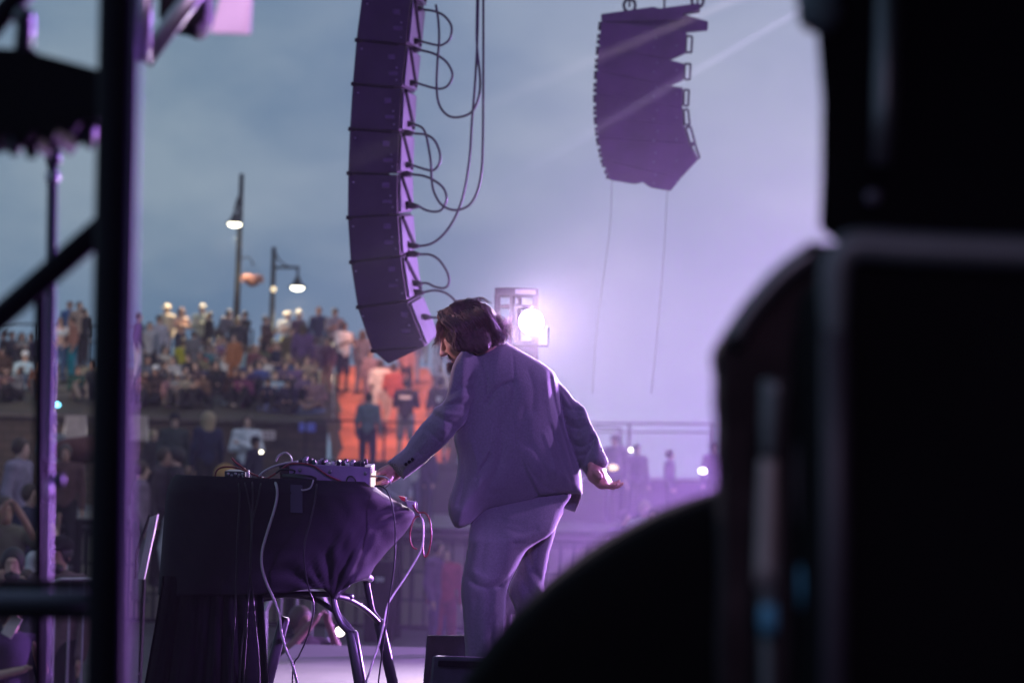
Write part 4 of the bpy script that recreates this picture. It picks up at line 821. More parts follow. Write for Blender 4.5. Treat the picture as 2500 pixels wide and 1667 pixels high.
# left hand on the gear: palm and curled fingers
def hand(wr, palm, spread, fdirs, rbase=8.2, thumb=None):
    S.cone(A3(*wr), A3(*palm), 0.025, 0.030, 0.02)
def chain_(pts, r0, r1, k=0.006):
    n = len(pts)-1
    for i in range(n): S.cone(A3(*pts[i]), A3(*pts[i+1]), r0+(r1-r0)*i/n, r0+(r1-r0)*(i+1)/n, k)
S.cone(A3(962, 1150, 8.93), A3(941, 1158, 8.90), 0.026, 0.030, 0.02); S.cone(A3(946, 1160, 8.93), A3(936, 1160, 8.93), 0.030, 0.028, 0.02)
chain_([(940, 1150, 8.86), (925, 1156, 8.845), (915, 1166, 8.85), (913, 1176, 8.86)], 0.0105, 0.0075)
chain_([(938, 1152, 8.90), (919, 1155, 8.89), (909, 1163, 8.89), (906, 1174, 8.89)], 0.0108, 0.0078)
chain_([(938, 1156, 8.93), (919, 1156, 8.93), (909, 1163, 8.93), (907, 1173, 8.93)], 0.0105, 0.0075)
chain_([(942, 1162, 8.955), (926, 1163, 8.965), (918, 1170, 8.965), (917, 1178, 8.965)], 0.0095, 0.0068)
chain_([(952, 1168, 8.88), (940, 1176, 8.85), (928, 1180, 8.84), (920, 1182, 8.845)], 0.0135, 0.0085)
# right hand, open and palm up
S.cone(A3(1452, 1135, 9.0), A3(1456, 1160, 8.99), 0.026, 0.030, 0.02); S.cone(A3(1453, 1158, 8.97), A3(1470, 1178, 8.95), 0.030, 0.026, 0.02); S.cone(A3(1463, 1160, 9.02), A3(1478, 1176, 9.01), 0.026, 0.024, 0.02)
S.ell(A3(1471, 1160, 8.955), (0.020, 0.012, 0.016), 0.012, 's')
chain_([(1474, 1183, 8.925), (1488, 1188, 8.90), (1500, 1186, 8.885), (1508, 1180, 8.88)], 0.0098, 0.0070)
chain_([(1478, 1184, 8.955), (1494, 1189, 8.94), (1508, 1187, 8.93), (1518, 1181, 8.925)], 0.0106, 0.0075)
chain_([(1481, 1182, 8.985), (1498, 1186, 8.98), (1512, 1184, 8.975), (1521, 1179, 8.97)], 0.0104, 0.0074)
chain_([(1480, 1178, 9.015), (1494, 1181, 9.02), (1505, 1179, 9.02), (1512, 1174, 9.02)], 0.0094, 0.0066)
chain_([(1450, 1152, 8.955), (1458, 1156, 8.925), (1464, 1161, 8.905), (1466, 1166, 8.90)], 0.0150, 0.0098)
# head
S.ell(H(-0.01, 0, 0.015), (0.077, 0.097, 0.105), 0.03, ax=hax)
S.ell(H(0.030, 0, -0.062), (0.056, 0.066, 0.062), 0.03, ax=hax)
S.cone(H(-0.02, 0, -0.06), A3(1192, 858, 8.96), 0.052, 0.045, 0.03)
S.ell(H(0.083, 0, 0.028), (0.045, 0.016, 0.018), 0.015, ax=hax)      # brow
S.ell(H(0.090, 0.034, 0.004), (0.020, 0.014, 0.013), 0.008, 's', ax=hax); S.ell(H(0.090, -0.034, 0.004), (0.020, 0.014, 0.013), 0.008, 's', ax=hax)
S.ell(H(0.074, 0.034, 0.000), (0.016, 0.013, 0.011), 0.004, ax=hax); S.ell(H(0.074, -0.034, 0.000), (0.016, 0.013, 0.011), 0.004, ax=hax)
S.cone(H(0.086, 0, 0.018), H(0.116, 0, -0.034), 0.008, 0.0125, 0.010)   # nose
S.ell(H(0.103, 0.012, -0.037), (0.010, 0.013, 0.009), 0.006, ax=hax); S.ell(H(0.103, -0.012, -0.037), (0.010, 0.013, 0.009), 0.006, ax=hax)
S.ell(H(0.062, 0.036, -0.028), (0.026, 0.026, 0.024), 0.02, ax=hax)   # cheek
S.ell(H(0.091, 0, -0.058), (0.022, 0.012, 0.006), 0.006, ax=hax); S.ell(H(0.088, 0, -0.073), (0.020, 0.013, 0.007), 0.006, ax=hax)
S.ell(H(0.098, 0.006, -0.066), (0.018, 0.012, 0.0035), 0.002, 's', ax=hax)
S.ell(H(0.078, 0, -0.098), (0.024, 0.020, 0.020), 0.015, ax=hax)
S.ell(H(-0.018, 0.080, -0.005), (0.010, 0.020, 0.032), 0.006, ax=hax); S.ell(H(-0.014, 0.090, -0.005), (0.006, 0.011, 0.020), 0.004, 's', ax=hax)
V, F = S.mesh()
M_skin = mat('skin', (0.48, 0.25, 0.19), 0.5, var=0.12, vscale=20, bump=0.1, bscale=120)
bpy_b = bake('body', V, F, M_skin, pf)
sm = bpy_b.modifiers.new('smooth', 'SMOOTH'); sm.factor = 0.5; sm.iterations = 1
for px, py, d, r_ in ((1083, 839, 8.875, 0.006),):
    m = MB(); m.ball(H(0.0735, 0.034, -0.003), (0.0145, 0.0145, 0.0125), 10); m.build('eyelid', mat('shaded_eyelid', (0.34, 0.17, 0.15), 0.5), bpy_b, True)
m = MB(); m.tube([H(0.094, 0.052, 0.026), H(0.100, 0.030, 0.036), H(0.098, 0.012, 0.030)], [0.002, 0.0042, 0.003], 6, smooth=4); m.tube([H(0.094, -0.052, 0.026), H(0.100, -0.030, 0.036), H(0.098, -0.012, 0.030)], [0.002, 0.0042, 0.003], 6, smooth=4)
M_hair = mat('dark_brown_hair', (0.055, 0.027, 0.024), 0.65, var=0.45, vscale=45, bump=0.6, bscale=90, spec=0.3)
m.build('eyebrows', M_hair, pf, True)

def dist_poly(PX, PY, pts):
    D = np.full(PX.shape, 1e9, np.float32)
    for (x0, y0), (x1, y1) in zip(pts[:-1], pts[1:]):
        dx, dy = x1-x0, y1-y0; t_ = np.clip(((PX-x0)*dx+(PY-y0)*dy)/(dx*dx+dy*dy+1e-9), 0, 1); D = np.minimum(D, np.hypot(PX-x0-t_*dx, PY-y0-t_*dy))
    return D
def crease(D, w): return 0.55*np.exp(-D/(w*0.75))+0.45*np.exp(-(D/(w*1.5))**2)
def px_grid(S):
    X, Y, Z = S.grid((slice(None),)*3); X, Y, Z = np.broadcast_arrays(X, Y, Z); return proj(X, Y, Z)
# garments: outline sections carried on their own depth, rounded in cross-section, with folds pressed into the cloth
GX0, GY0, GW, GH = 900, 800, 640, 1120
_gy, _gx = np.mgrid[0:GH, 0:GW].astype(np.float32); _gx += GX0; _gy += GY0
def smooth_poly(pts, n=4):
    q = [Vector((x, y, 0)) for x, y in pts]; q = [q[-1]]+q+[q[0], q[1]]; o = []
    for i in range(1, len(q)-2):
        a, b, c, d = q[i-1], q[i], q[i+1], q[i+2]
        if (c-b).length < 0.5: o.append((b.x, b.y)); continue
        if (b-a).length < 0.5: a = b*2-c
        if (d-c).length < 0.5: d = c*2-b
        for k in range(n):
            t_ = k/n; p = 0.5*((2*b)+(c-a)*t_+(2*a-5*b+4*c-d)*t_*t_+(3*b-3*c+d-a)*t_**3); o.append((p.x, p.y))
    return o
def poly_sdf(pts):
    pts = smooth_poly(pts); D = dist_poly(_gx, _gy, pts+[pts[0]]); ins = np.zeros(_gx.shape, bool)
    for (x0, y0), (x1, y1) in zip(pts, pts[1:]+[pts[0]]):
        if y0 == y1: continue
        c = ((y0 > _gy) != (y1 > _gy)) & (_gx < (x1-x0)*(_gy-y0)/(y1-y0)+x0); ins ^= c
    return np.where(ins, -D, D)
def folds(items):
    R = np.zeros(_gx.shape, np.float32)
    for pts, w_, amp in items: R += 1.75*amp*crease(dist_poly(_gx, _gy, [tuple(p)[:2] for p in catmull([Vector((x, y, 0)) for x, y in pts], 4)]), w_)
    return R
def samp(M, PX, PY):
    u = np.clip(PX-GX0, 0, GW-1.01); v = np.clip(PY-GY0, 0, GH-1.01); a = u.astype(np.int32); b = v.astype(np.int32); fu = u-a; fv = v-b
    return (M[b, a]*(1-fu)+M[b, a+1]*fu)*(1-fv)+(M[b+1, a]*(1-fu)+M[b+1, a+1]*fu)*fv
def garment(S, PX, PY, poly, yc, T, R, relief=None, back=1.0):
    d2 = samp(poly_sdf(poly).astype(np.float32), PX, PY)*K; Y = S.ax[1][None, :, None].astype(np.float32); yy = yc(PX, PY) if callable(yc) else yc
    i_ = np.clip(-d2/R, 0, 1); t_ = T*np.sqrt(np.maximum(1-(1-i_)**2, 0)); dy = Y-yy
    rl = samp(relief, PX, PY)*np.clip(-d2/0.02, 0, 1) if relief is not None else 0
    return np.maximum(d2*0.9, np.where(dy < 0, -dy-t_+rl, dy-t_*back)*0.75).astype(np.float32)
def umin(a, b, k): h_ = np.clip(0.5+0.5*(a-b)/k, 0, 1); return (a*(1-h_)+b*h_-k*h_*(1-h_)).astype(np.float32)

S = SDF((A3(930, 900, 8.8)[0]-0.02, 8.60, A3(1200, 1310, 9)[2]-0.03), (A3(1500, 900, 9.1)[0]+0.02, 9.30, A3(1200, 815, 9)[2]+0.02), 0.0055)
PX, PY = px_grid(S)
BODY = [(1143, 850), (1180, 838), (1223, 831), (1250, 843), (1284, 862), (1333, 891), (1353, 910), (1363, 932), (1372, 985), (1383, 1048), (1395, 1082), (1409, 1121), (1418, 1147), (1423, 1206), (1423, 1206), (1378, 1206), (1318, 1214), (1318, 1214), (1260, 1231), (1195, 1245), (1171, 1258), (1151, 1277), (1122, 1289), (1106, 1281), (1094, 1247), (1097, 1218), (1110, 1177), (1117, 1141), (1116, 1109), (1108, 1072), (1110, 1020), (1108, 960), (1112, 890)]
vent = np.interp(_gy, [1085, 1150, 1216], [1261, 1288, 1319]); sv = _gx-vent
ventr = (0.015*np.clip((_gy-1088)/50, 0, 1)*(1/(1+np.exp(np.clip(sv/0.8, -40, 40))))*np.exp(-(np.minimum(sv, 0)/70)**2)).astype(np.float32)
BR = folds([([(1250, 845), (1256, 930), (1254, 1010), (1261, 1088)], 1.6, 0.003), ([(1190, 985), (1207, 955), (1232, 938), (1250, 934)], 4, 0.008), ([(1252, 930), (1252, 965), (1242, 1010)], 7, 0.003),
    ([(1343, 905), (1350, 960), (1364, 1020), (1384, 1085), (1402, 1150)], 3.5, 0.010), ([(1335, 930), (1340, 980), (1352, 1040)], 7, -0.005), ([(1195, 1104), (1192, 1118), (1178, 1140), (1163, 1168)], 2.0, 0.006), ([(1196, 1100), (1186, 1110), (1174, 1130)], 5, -0.003),
    ([(1275, 1110), (1296, 1150), (1330, 1185), (1358, 1200)], 3, 0.004), ([(1300, 1090), (1325, 1130), (1338, 1170)], 5, 0.0035), ([(1330, 1060), (1348, 1110), (1362, 1160)], 5, -0.004), ([(1345, 1040), (1362, 1095), (1386, 1150), (1400, 1190)], 3.5, 0.006),
    ([(1222, 1040), (1226, 1090), (1216, 1140), (1190, 1190)], 10, 0.006), ([(1280, 1000), (1278, 1050), (1290, 1085)], 9, 0.004), ([(1150, 1080), (1165, 1130), (1172, 1190)], 9, -0.005), ([(1128, 1120), (1134, 1170), (1120, 1230)], 6, 0.005), ([(1290, 905), (1302, 950), (1300, 1000)], 9, 0.004), ([(1390, 1080), (1400, 1095), (1404, 1110)], 2.5, 0.008), ([(1180, 1200), (1230, 1205), (1280, 1190)], 8, 0.003)])+ventr
torso = garment(S, PX, PY, BODY, lambda X, Y: np.interp(X, [1095, 1200, 1300, 1425], [8.93, 8.98, 9.03, 9.10]).astype(np.float32), 0.135, 0.17, BR)
FLAP = [(1370, 1120), (1410, 1150), (1421, 1205), (1405, 1251), (1405, 1251), (1377, 1241), (1377, 1241), (1372, 1180)]
flap = garment(S, PX, PY, FLAP, 9.17, 0.012, 0.02)
# the skirt of the jacket is hollow above the trousers
hem = np.interp(PX, [1094, 1122, 1151, 1171, 1195, 1260, 1318, 1378, 1423], [1247, 1289, 1277, 1258, 1245, 1231, 1214, 1206, 1206])
torso = np.maximum(torso, -np.maximum(torso+0.030, (hem-45-PY)*K)).astype(np.float32)
SLV = [(1143, 847), (1130, 854), (1114, 874), (1102, 902), (1095, 943), (1089, 967), (1078, 985), (1060, 995), (1053, 1010), (1025, 1040), (1001, 1072), (985, 1096), (944, 1128), (944, 1128), (971, 1158), (985, 1170), (985, 1170), (1037, 1131), (1094, 1078), (1108, 1062), (1147, 1020), (1180, 982), (1189, 935), (1179, 894), (1163, 870)]
SR_ = folds([([(1122, 940), (1150, 925), (1182, 932)], 5, 0.005), ([(1102, 960), (1135, 945), (1176, 955)], 4, 0.006), ([(1098, 978), (1130, 966), (1165, 972)], 5, -0.005), ([(1085, 990), (1120, 985), (1160, 992)], 4, 0.006), ([(1066, 1003), (1095, 1010), (1135, 1012)], 4, -0.006), ([(1060, 1012), (1090, 1028), (1120, 1040)], 4, 0.007), ([(1050, 1030), (1075, 1045), (1100, 1062)], 4, -0.004),
    ([(1040, 1046), (1060, 1064), (1078, 1082)], 4, 0.004), ([(1160, 880), (1168, 910), (1166, 945)], 8, -0.004), ([(1120, 880), (1115, 920), (1108, 950)], 8, 0.003), ([(1150, 1000), (1120, 1040), (1080, 1080)], 4, 0.005), ([(1030, 1060), (1005, 1090), (975, 1118)], 8, -0.003), ([(1050, 1080), (1015, 1115), (975, 1146)], 2, 0.003), ([(1010, 1092), (1030, 1112), (1040, 1126)], 5, 0.003)])
left = garment(S, PX, PY, SLV, lambda X, Y: np.interp(X, [944, 1030, 1085, 1130, 1160, 1190], [8.92, 8.85, 8.81, 8.855, 8.92, 8.95]).astype(np.float32), 0.070, 0.075, SR_)
cuffd = ((PX-958)*0.707+(PY-1143)*-0.707); left = np.maximum(left, -np.maximum(left+0.010, (cuffd-18)*K)).astype(np.float32)
SRV = [(1340, 905), (1353, 910), (1363, 929), (1385, 951), (1403, 975), (1426, 993), (1438, 1020), (1446, 1040), (1462, 1068), (1470, 1092), (1485, 1121), (1485, 1121), (1484, 1134), (1472, 1150), (1472, 1150), (1458, 1146), (1442, 1152), (1434, 1166), (1434, 1166), (1413, 1133), (1399, 1105), (1389, 1072), (1378, 1032), (1368, 991), (1345, 940)]
RR_ = folds([([(1375, 990), (1395, 1000), (1428, 1000)], 4, 0.006), ([(1380, 1012), (1405, 1022), (1436, 1018)], 5, -0.005), ([(1384, 1035), (1410, 1046), (1440, 1036)], 4, 0.007), ([(1390, 1060), (1412, 1072), (1448, 1050)], 4, -0.005), ([(1398, 1085), (1425, 1090), (1456, 1064)], 3.5, 0.007), ([(1408, 1112), (1430, 1108), (1446, 1085)], 4, 0.006),
    ([(1450, 1062), (1440, 1095), (1424, 1130), (1420, 1142)], 3, 0.007), ([(1464, 1075), (1474, 1105), (1482, 1124)], 2.5, 0.006), ([(1366, 945), (1385, 968), (1396, 990)], 6, 0.005), ([(1440, 1085), (1452, 1110), (1456, 1135)], 5, -0.004)])
right = garment(S, PX, PY, SRV, lambda X, Y: np.interp(X, [1350, 1410, 1460], [9.09, 9.09, 9.01]).astype(np.float32), 0.064, 0.070, RR_)
cuffd = ((1455-PX)*0.45+(1150-PY)*0.89); right = np.maximum(right, -np.maximum(right+0.010, (cuffd-18)*K)).astype(np.float32)
kk = (0.006+0.040*np.clip((960-PY)/70, 0, 1)*np.clip((PX-1105)/40, 0, 1)).astype(np.float32); kr = (0.005+0.03*np.clip((960-PY)/50, 0, 1)).astype(np.float32)
S.F = umin(umin(umin(torso, flap, 0.003), right, kr), left, kk)
S.F += (samp(folds([([(1163, 862), (1179, 893), (1190, 935), (1184, 980)], 1.8, 0.004), ([(1352, 908), (1364, 945), (1372, 1000)], 1.8, 0.003)]), PX, PY)*(S.ax[1][None, :, None] < 9.05)).astype(np.float32)
V, F = S.mesh()
M_suit = mat('grey_wool_suit', (0.112, 0.110, 0.122), 0.8, var=0.15, vscale=130, bump=0.16, bscale=240, spec=0.3, sheen=0.4)
jk = bake('jacket', V, F, M_suit, pf); sm = jk.modifiers.new('smooth', 'SMOOTH'); sm.factor = 0.5; sm.iterations = 1
for x, y in ((991, 1133), (999, 1127), (1007, 1121)):
    m = MB(); m.ball(P(x, y, 8.80), (0.0065, 0.006, 0.0065), 8); m.build('button', M_black, jk, True)
for x, y in ((1468, 1096), (1472, 1105), (1476, 1114)):
    m = MB(); m.ball(P(x, y, 8.995), (0.006, 0.008, 0.006), 8); m.build('button', M_black, jk, True)
m = MB(); m.tube([P(1144, 855, 8.90), P(1172, 846, 8.87), P(1200, 838, 8.89), P(1224, 836, 8.94), P(1234, 842, 9.02)], [0.006, 0.009, 0.010, 0.009, 0.006], 8, smooth=4); m.build('collar', M_suit, jk, True)
m = MB(); m.tube([P(1455, 1133, 9.02), P(1462, 1146, 9.01)], [0.026, 0.024], 14, smooth=0); m.build('shirt_cuff', mat('pale_shirt', (0.65, 0.6, 0.68), 0.8), jk, True)

# trousers
S = SDF((A3(1110, 1300, 8.9)[0]-0.03, 8.66, -0.02), (A3(1400, 1300, 9.1)[0]+0.02, 9.36, A3(1200, 1180, 9)[2]+0.03), 0.0070)
PX, PY = px_grid(S)
TL = [(1165, 1195), (1153, 1240), (1147, 1290), (1140, 1345), (1127, 1415), (1125, 1450), (1130, 1500), (1136, 1600), (1140, 1700), (1142, 1850), (1232, 1850), (1231, 1700), (1229, 1600), (1234, 1500), (1238, 1442), (1262, 1388), (1290, 1340), (1350, 1300), (1373, 1245), (1382, 1195)]
TRP = [(1300, 1240), (1280, 1330), (1262, 1388), (1240, 1440), (1254, 1480), (1266, 1530), (1280, 1620), (1290, 1850), (1375, 1850), (1350, 1620), (1338, 1500), (1337, 1455), (1329, 1434), (1329, 1414), (1335, 1387), (1342, 1348), (1352, 1315), (1361, 1279), (1374, 1242)]
TF = folds([([(1240, 1292), (1275, 1300), (1310, 1292)], 4, 0.005), ([(1250, 1312), (1285, 1310), (1320, 1296)], 4, -0.004), ([(1252, 1326), (1290, 1322), (1325, 1306)], 3.5, 0.006), ([(1262, 1345), (1296, 1338), (1330, 1320)], 4, 0.004), ([(1300, 1335), (1275, 1368), (1245, 1410), (1216, 1432)], 4, 0.009), ([(1296, 1350), (1270, 1390), (1243, 1432)], 5, -0.006),
    ([(1140, 1404), (1162, 1426), (1190, 1434), (1222, 1430)], 3.5, 0.008), ([(1160, 1398), (1190, 1414), (1222, 1410)], 6, -0.005), ([(1190, 1436), (1200, 1458), (1196, 1486)], 3, 0.007), ([(1214, 1440), (1206, 1480), (1208, 1530)], 6, -0.005), ([(1206, 1500), (1200, 1560), (1208, 1620), (1212, 1700)], 4, 0.006), ([(1164, 1460), (1158, 1540), (1166, 1640)], 7, 0.005), ([(1180, 1270), (1182, 1330), (1172, 1390)], 10, 0.005), ([(1218, 1250), (1235, 1275), (1270, 1282)], 8, 0.004), ([(1180, 1540), (1184, 1620), (1180, 1720)], 8, -0.004)])
TG = folds([([(1285, 1340), (1300, 1385), (1328, 1424)], 4, 0.008), ([(1278, 1362), (1294, 1410), (1326, 1446)], 4, -0.006), ([(1268, 1392), (1290, 1440), (1318, 1472)], 4, 0.009), ([(1262, 1420), (1280, 1465), (1304, 1500)], 5, -0.005), ([(1254, 1445), (1272, 1490), (1290, 1530)], 4, 0.007)])
TF = TF*0.7; TG = TG*0.8
lft = garment(S, PX, PY, TL, lambda X, Y: (8.93+0.125*np.clip((1320-Y)/100, 0, 1)+0.05*np.clip((X-1240)/120, 0, 1)).astype(np.float32), 0.088, 0.09, TF)
rgt = garment(S, PX, PY, TRP, lambda X, Y: np.interp(Y, [1240, 1450, 1800], [9.08, 9.10, 9.17]).astype(np.float32), 0.075, 0.07, TG)
S.F = umin(lft, rgt, 0.006)
V, F = S.mesh(); tr = bake('trousers', V, F, M_suit, pf); sm = tr.modifiers.new('smooth', 'SMOOTH'); sm.factor = 0.5; sm.iterations = 2
for (px, d) in ((1178, 8.98), (1330, 9.2)):
    S = SDF((P(px-130, 1800, d).x, d-0.2, -0.01), (P(px+70, 1800, d).x, d+0.2, 0.16), 0.012); b0 = P(px, 1830, d)
    S.cone((b0.x, d, 0.05), (b0.x-0.13, d+0.03, 0.035), 0.045, 0.038, 0.02); S.cone((b0.x+0.05, d, 0.045), (b0.x, d, 0.09), 0.04, 0.045, 0.02)
    V, F = S.mesh(); bake('shoe', V, F, M_black, pf)

# beard
S = SDF(tuple(H()-0.2), tuple(H()+0.17), 0.005)
S.ell(H(0.070, 0, -0.098), (0.040, 0.032, 0.030), 0.01, ax=hax); S.ell(H(0.030, 0.035, -0.085), (0.028, 0.045, 0.030), 0.015, ax=hax); S.ell(H(0.030, -0.035, -0.085), (0.028, 0.045, 0.030), 0.015, ax=hax)
S.ell(H(0.092, 0.0, -0.048), (0.027, 0.009, 0.006), 0.004, ax=hax)
S.cone(H(0.088, 0, -0.105), H(0.070, 0, -0.150), 0.020, 0.006, 0.01)
V, F = S.mesh(); bd = bake('beard', V, F, M_hair, pf)
# hair mass plus strands
S = SDF(tuple(H()-0.26), tuple(H()+0.26), 0.006)
S.ell(H(-0.018, 0, 0.016), (0.086, 0.101, 0.099), 0.02, ax=hax)
def hcone(a, b, ra, rb, k=0.030): S.cone(A3(*a), A3(*b), ra*K, rb*K, k)
hcone((1080, 774, 8.91), (1112, 764, 8.88), 13, 24); hcone((1096, 790, 8.88), (1106, 822, 8.86), 12, 13); hcone((1106, 815, 8.86), (1116, 848, 8.85), 13, 10); hcone((1130, 800, 8.85), (1142, 842, 8.845), 30, 18)
hcone((1165, 780, 8.87), (1174, 838, 8.86), 34, 24); hcone((1180, 786, 8.92), (1210, 832, 8.90), 36, 13); hcone((1185, 795, 8.98), (1214, 832, 8.96), 34, 11); hcone((1205, 800, 8.93), (1226, 828, 8.93), 18, 9); hcone((1090, 775, 8.99), (1106, 822, 9.02), 16, 12)
# clear the face
S.ell(H(0.118, 0.020, -0.028), (0.066, 0.066, 0.082), 0.01, 's', ax=hax)
PX, PY = px_grid(S)
S.F += (0.0012*np.sin((PX*0.9+PY*0.25)*1.1)+0.0012*np.sin((PX*0.6-PY*0.35)*0.7+2)).astype(np.float32)
V, F = S.mesh(); hr = bake('hair', V, F, M_hair, pf)
M_strand = mat('backlit_hair_strand', (0.09, 0.05, 0.045), 0.35, var=0.2, spec=0.8)
m_dark, m_red, m_lit = MB(), MB(), MB(); m = m_dark; g = random.Random(21)
def strand(p, q, r=0.0011, wob=0.012, n=7, sag=0.0):
    p, q = Vector(p), Vector(q); L_ = (q-p).length; pts = []
    a1, a2 = Vector([g.uniform(-1, 1) for _ in range(3)]), Vector([g.uniform(-1, 1) for _ in range(3)])
    ph = g.uniform(0, 6)
    for i in range(n+1):
        f = i/n; pts.append(p.lerp(q, f)+a1*wob*math.sin(PI*f)+a2*wob*0.35*math.sin(3*PI*f+ph)*f+Vector((0, 0, -sag*math.sin(PI*f))))
    m.tube(pts, [r, r, r*0.35], 3, False, smooth=2)
V_ = lambda t: P(*t)
def lock(pts, r, j, n=5):
    global m
    pts = catmull([Vector(p) for p in pts], n); a1, a2 = Vector([g.uniform(-1, 1) for _ in range(3)]).normalized(), Vector([g.uniform(-1, 1) for _ in range(3)]).normalized(); p1, p2 = g.uniform(0, 6.3), g.uniform(0, 6.3)
    m.tube([p_+(a1*math.sin(k*0.55+p1)+a2*0.6*math.sin(k*1.1+p2))*j*min(1, k/4) for k, p_ in enumerate(pts)], [r, r, r*0.4], 3, False)
for i in range(1500):   # over the skull, from the parting down to collar and jaw
    u_ = g.random(); e_ = g.uniform(0, 1); l0 = g.uniform(-0.03, 0.045)
    a_ = H(0.062-0.125*u_, l0, 0.112-0.9*u_*u_*0.035+g.uniform(-0.004, 0.004)); b_ = H(0.055-0.145*u_, 0.078+g.uniform(0.0, 0.012), 0.068-0.02*u_)
    c_ = H(0.040-0.150*u_, 0.096+g.uniform(-0.002, 0.010), 0.010); d_ = P(1108+u_*112+g.uniform(-8, 9), 848-u_*18+g.uniform(-22, 6), 8.835+0.06*u_+g.uniform(-0.008, 0.012))
    m = m_red if i % 3 == 0 else m_dark
    ou_ = abs(g.gauss(0, 0.006)); b_ = b_+lf*ou_+hup*ou_*0.15; c_ = c_+lf*ou_*1.3-fw*ou_*0.5
    lock([a_, b_, c_, d_] if e_ > 0.25 else [b_, c_, d_], g.uniform(0.0009, 0.0019), 0.008, 4)
for i in range(330):
    m = (m_red, m_lit, m_dark)[i % 3]
    lock([P(1182+g.uniform(-22, 22), 764+g.uniform(-8, 22), 8.93+g.uniform(-0.05, 0.06)), P(1208+g.uniform(-12, 16), 784+g.uniform(-12, 24), 8.94+g.uniform(-0.06, 0.06)), P(1226+g.uniform(-14, 16), 812+g.uniform(-18, 20), 8.95+g.uniform(-0.05, 0.05))], 0.0008, 0.006)
for i in range(150):
    m = (m_lit, m_dark, m_red)[i % 3]
    lock([P(1204+g.uniform(-8, 8), 786+g.uniform(-10, 24), 8.95), P(1226+g.uniform(-8, 8), 800+g.uniform(-18, 24), 8.95+g.uniform(-0.04, 0.04)), P(1240+g.uniform(-12, 9), 806+g.uniform(-34, 30), 8.95+g.uniform(-0.04, 0.04))], 0.0012, 0.012)
for i in range(26):
    m = (m_lit, m_red)[i % 2]
    lock([P(1224+g.uniform(-5, 5), 812+g.uniform(-6, 10), 8.95), P(1240+g.uniform(-3, 3), 800+g.uniform(-14, 14), 8.95), P(1248+g.uniform(-4, 6), 774+g.uniform(-6, 64), 8.95)], 0.0015, 0.006)
m = m_red
for i in range(130): lock([P(1076+g.uniform(-6, 14), 774+g.uniform(-5, 8), 8.92+g.uniform(-0.06, 0.06)), P(1072+g.uniform(-7, 10), 798+g.uniform(-8, 10), 8.90+g.uniform(-0.06, 0.06)), P(1074+g.uniform(-10, 10), 822+g.uniform(-22, 24), 8.89+g.uniform(-0.06, 0.05))], 0.0007, 0.004)
for i in range(12): lock([P(1071+g.uniform(-2, 4), 806+g.uniform(-8, 14), 8.92), P(1066+g.uniform(-2, 5), 826+g.uniform(-6, 8), 8.92), P(1056+g.uniform(-4, 10), 846+g.uniform(-8, 8), 8.92)], 0.0010, 0.002)
for i in range(260):
    m = (m_dark, m_dark, m_red)[i % 3]; x_ = g.uniform(1150, 1226)
    lock([P(x_-10, 790+g.uniform(-10, 20), 8.84+0.0009*(x_-1150)), P(x_+g.uniform(-6, 6), 818+g.uniform(-6, 8), 8.835+0.001*(x_-1150)), P(x_+g.uniform(-2, 14), 850-(x_-1150)*0.16+g.uniform(-12, 5), 8.83+0.0012*(x_-1150)+g.uniform(-0.01, 0.01))], 0.0016, 0.006)
m = m_dark
for i in range(160): lock([H(q_ := g.uniform(-0.09, 0.06), g.uniform(-0.05, 0.06), 0.106-abs(q_)*0.2), H(q_-0.02, g.uniform(-0.05, 0.07), 0.119-abs(q_)*0.3), H(q_-0.045, g.uniform(-0.05, 0.08), 0.110-abs(q_)*0.6)], 0.0006, 0.004)
for i in range(110): lock([H(g.uniform(0.05, 0.090), g.uniform(-0.02, 0.03), -0.100), P(1100+g.uniform(-8, 10), 894+g.uniform(-8, 6), 8.9+g.uniform(-0.03, 0.03)), P(1096+g.uniform(-6, 10), 908+g.uniform(-12, 8), 8.9+g.uniform(-0.03, 0.03))], 0.0008, 0.003)
for i in range(60): lock([H(0.095, g.uniform(-0.01, 0.03), -0.048), H(0.094, g.uniform(0.0, 0.04), -0.062), H(0.088, g.uniform(0.02, 0.045), -0.078)], 0.0007, 0.001)
for m_, nm_, mt_ in ((m_dark, 'hair_strands', M_strand), (m_red, 'hair_strands', mat('reddish_hair_strand', (0.12, 0.052, 0.045), 0.45, var=0.3, spec=0.7)), (m_lit, 'flyaway_hair', mat('backlit_flyaway_hair', (0.62, 0.42, 0.36), 0.4, var=0.2, spec=0.8))):  # flyaway strands: backlight put into their pale colour
    m_.build(nm_, mt_, pf, True)['kind'] = 'stuff'

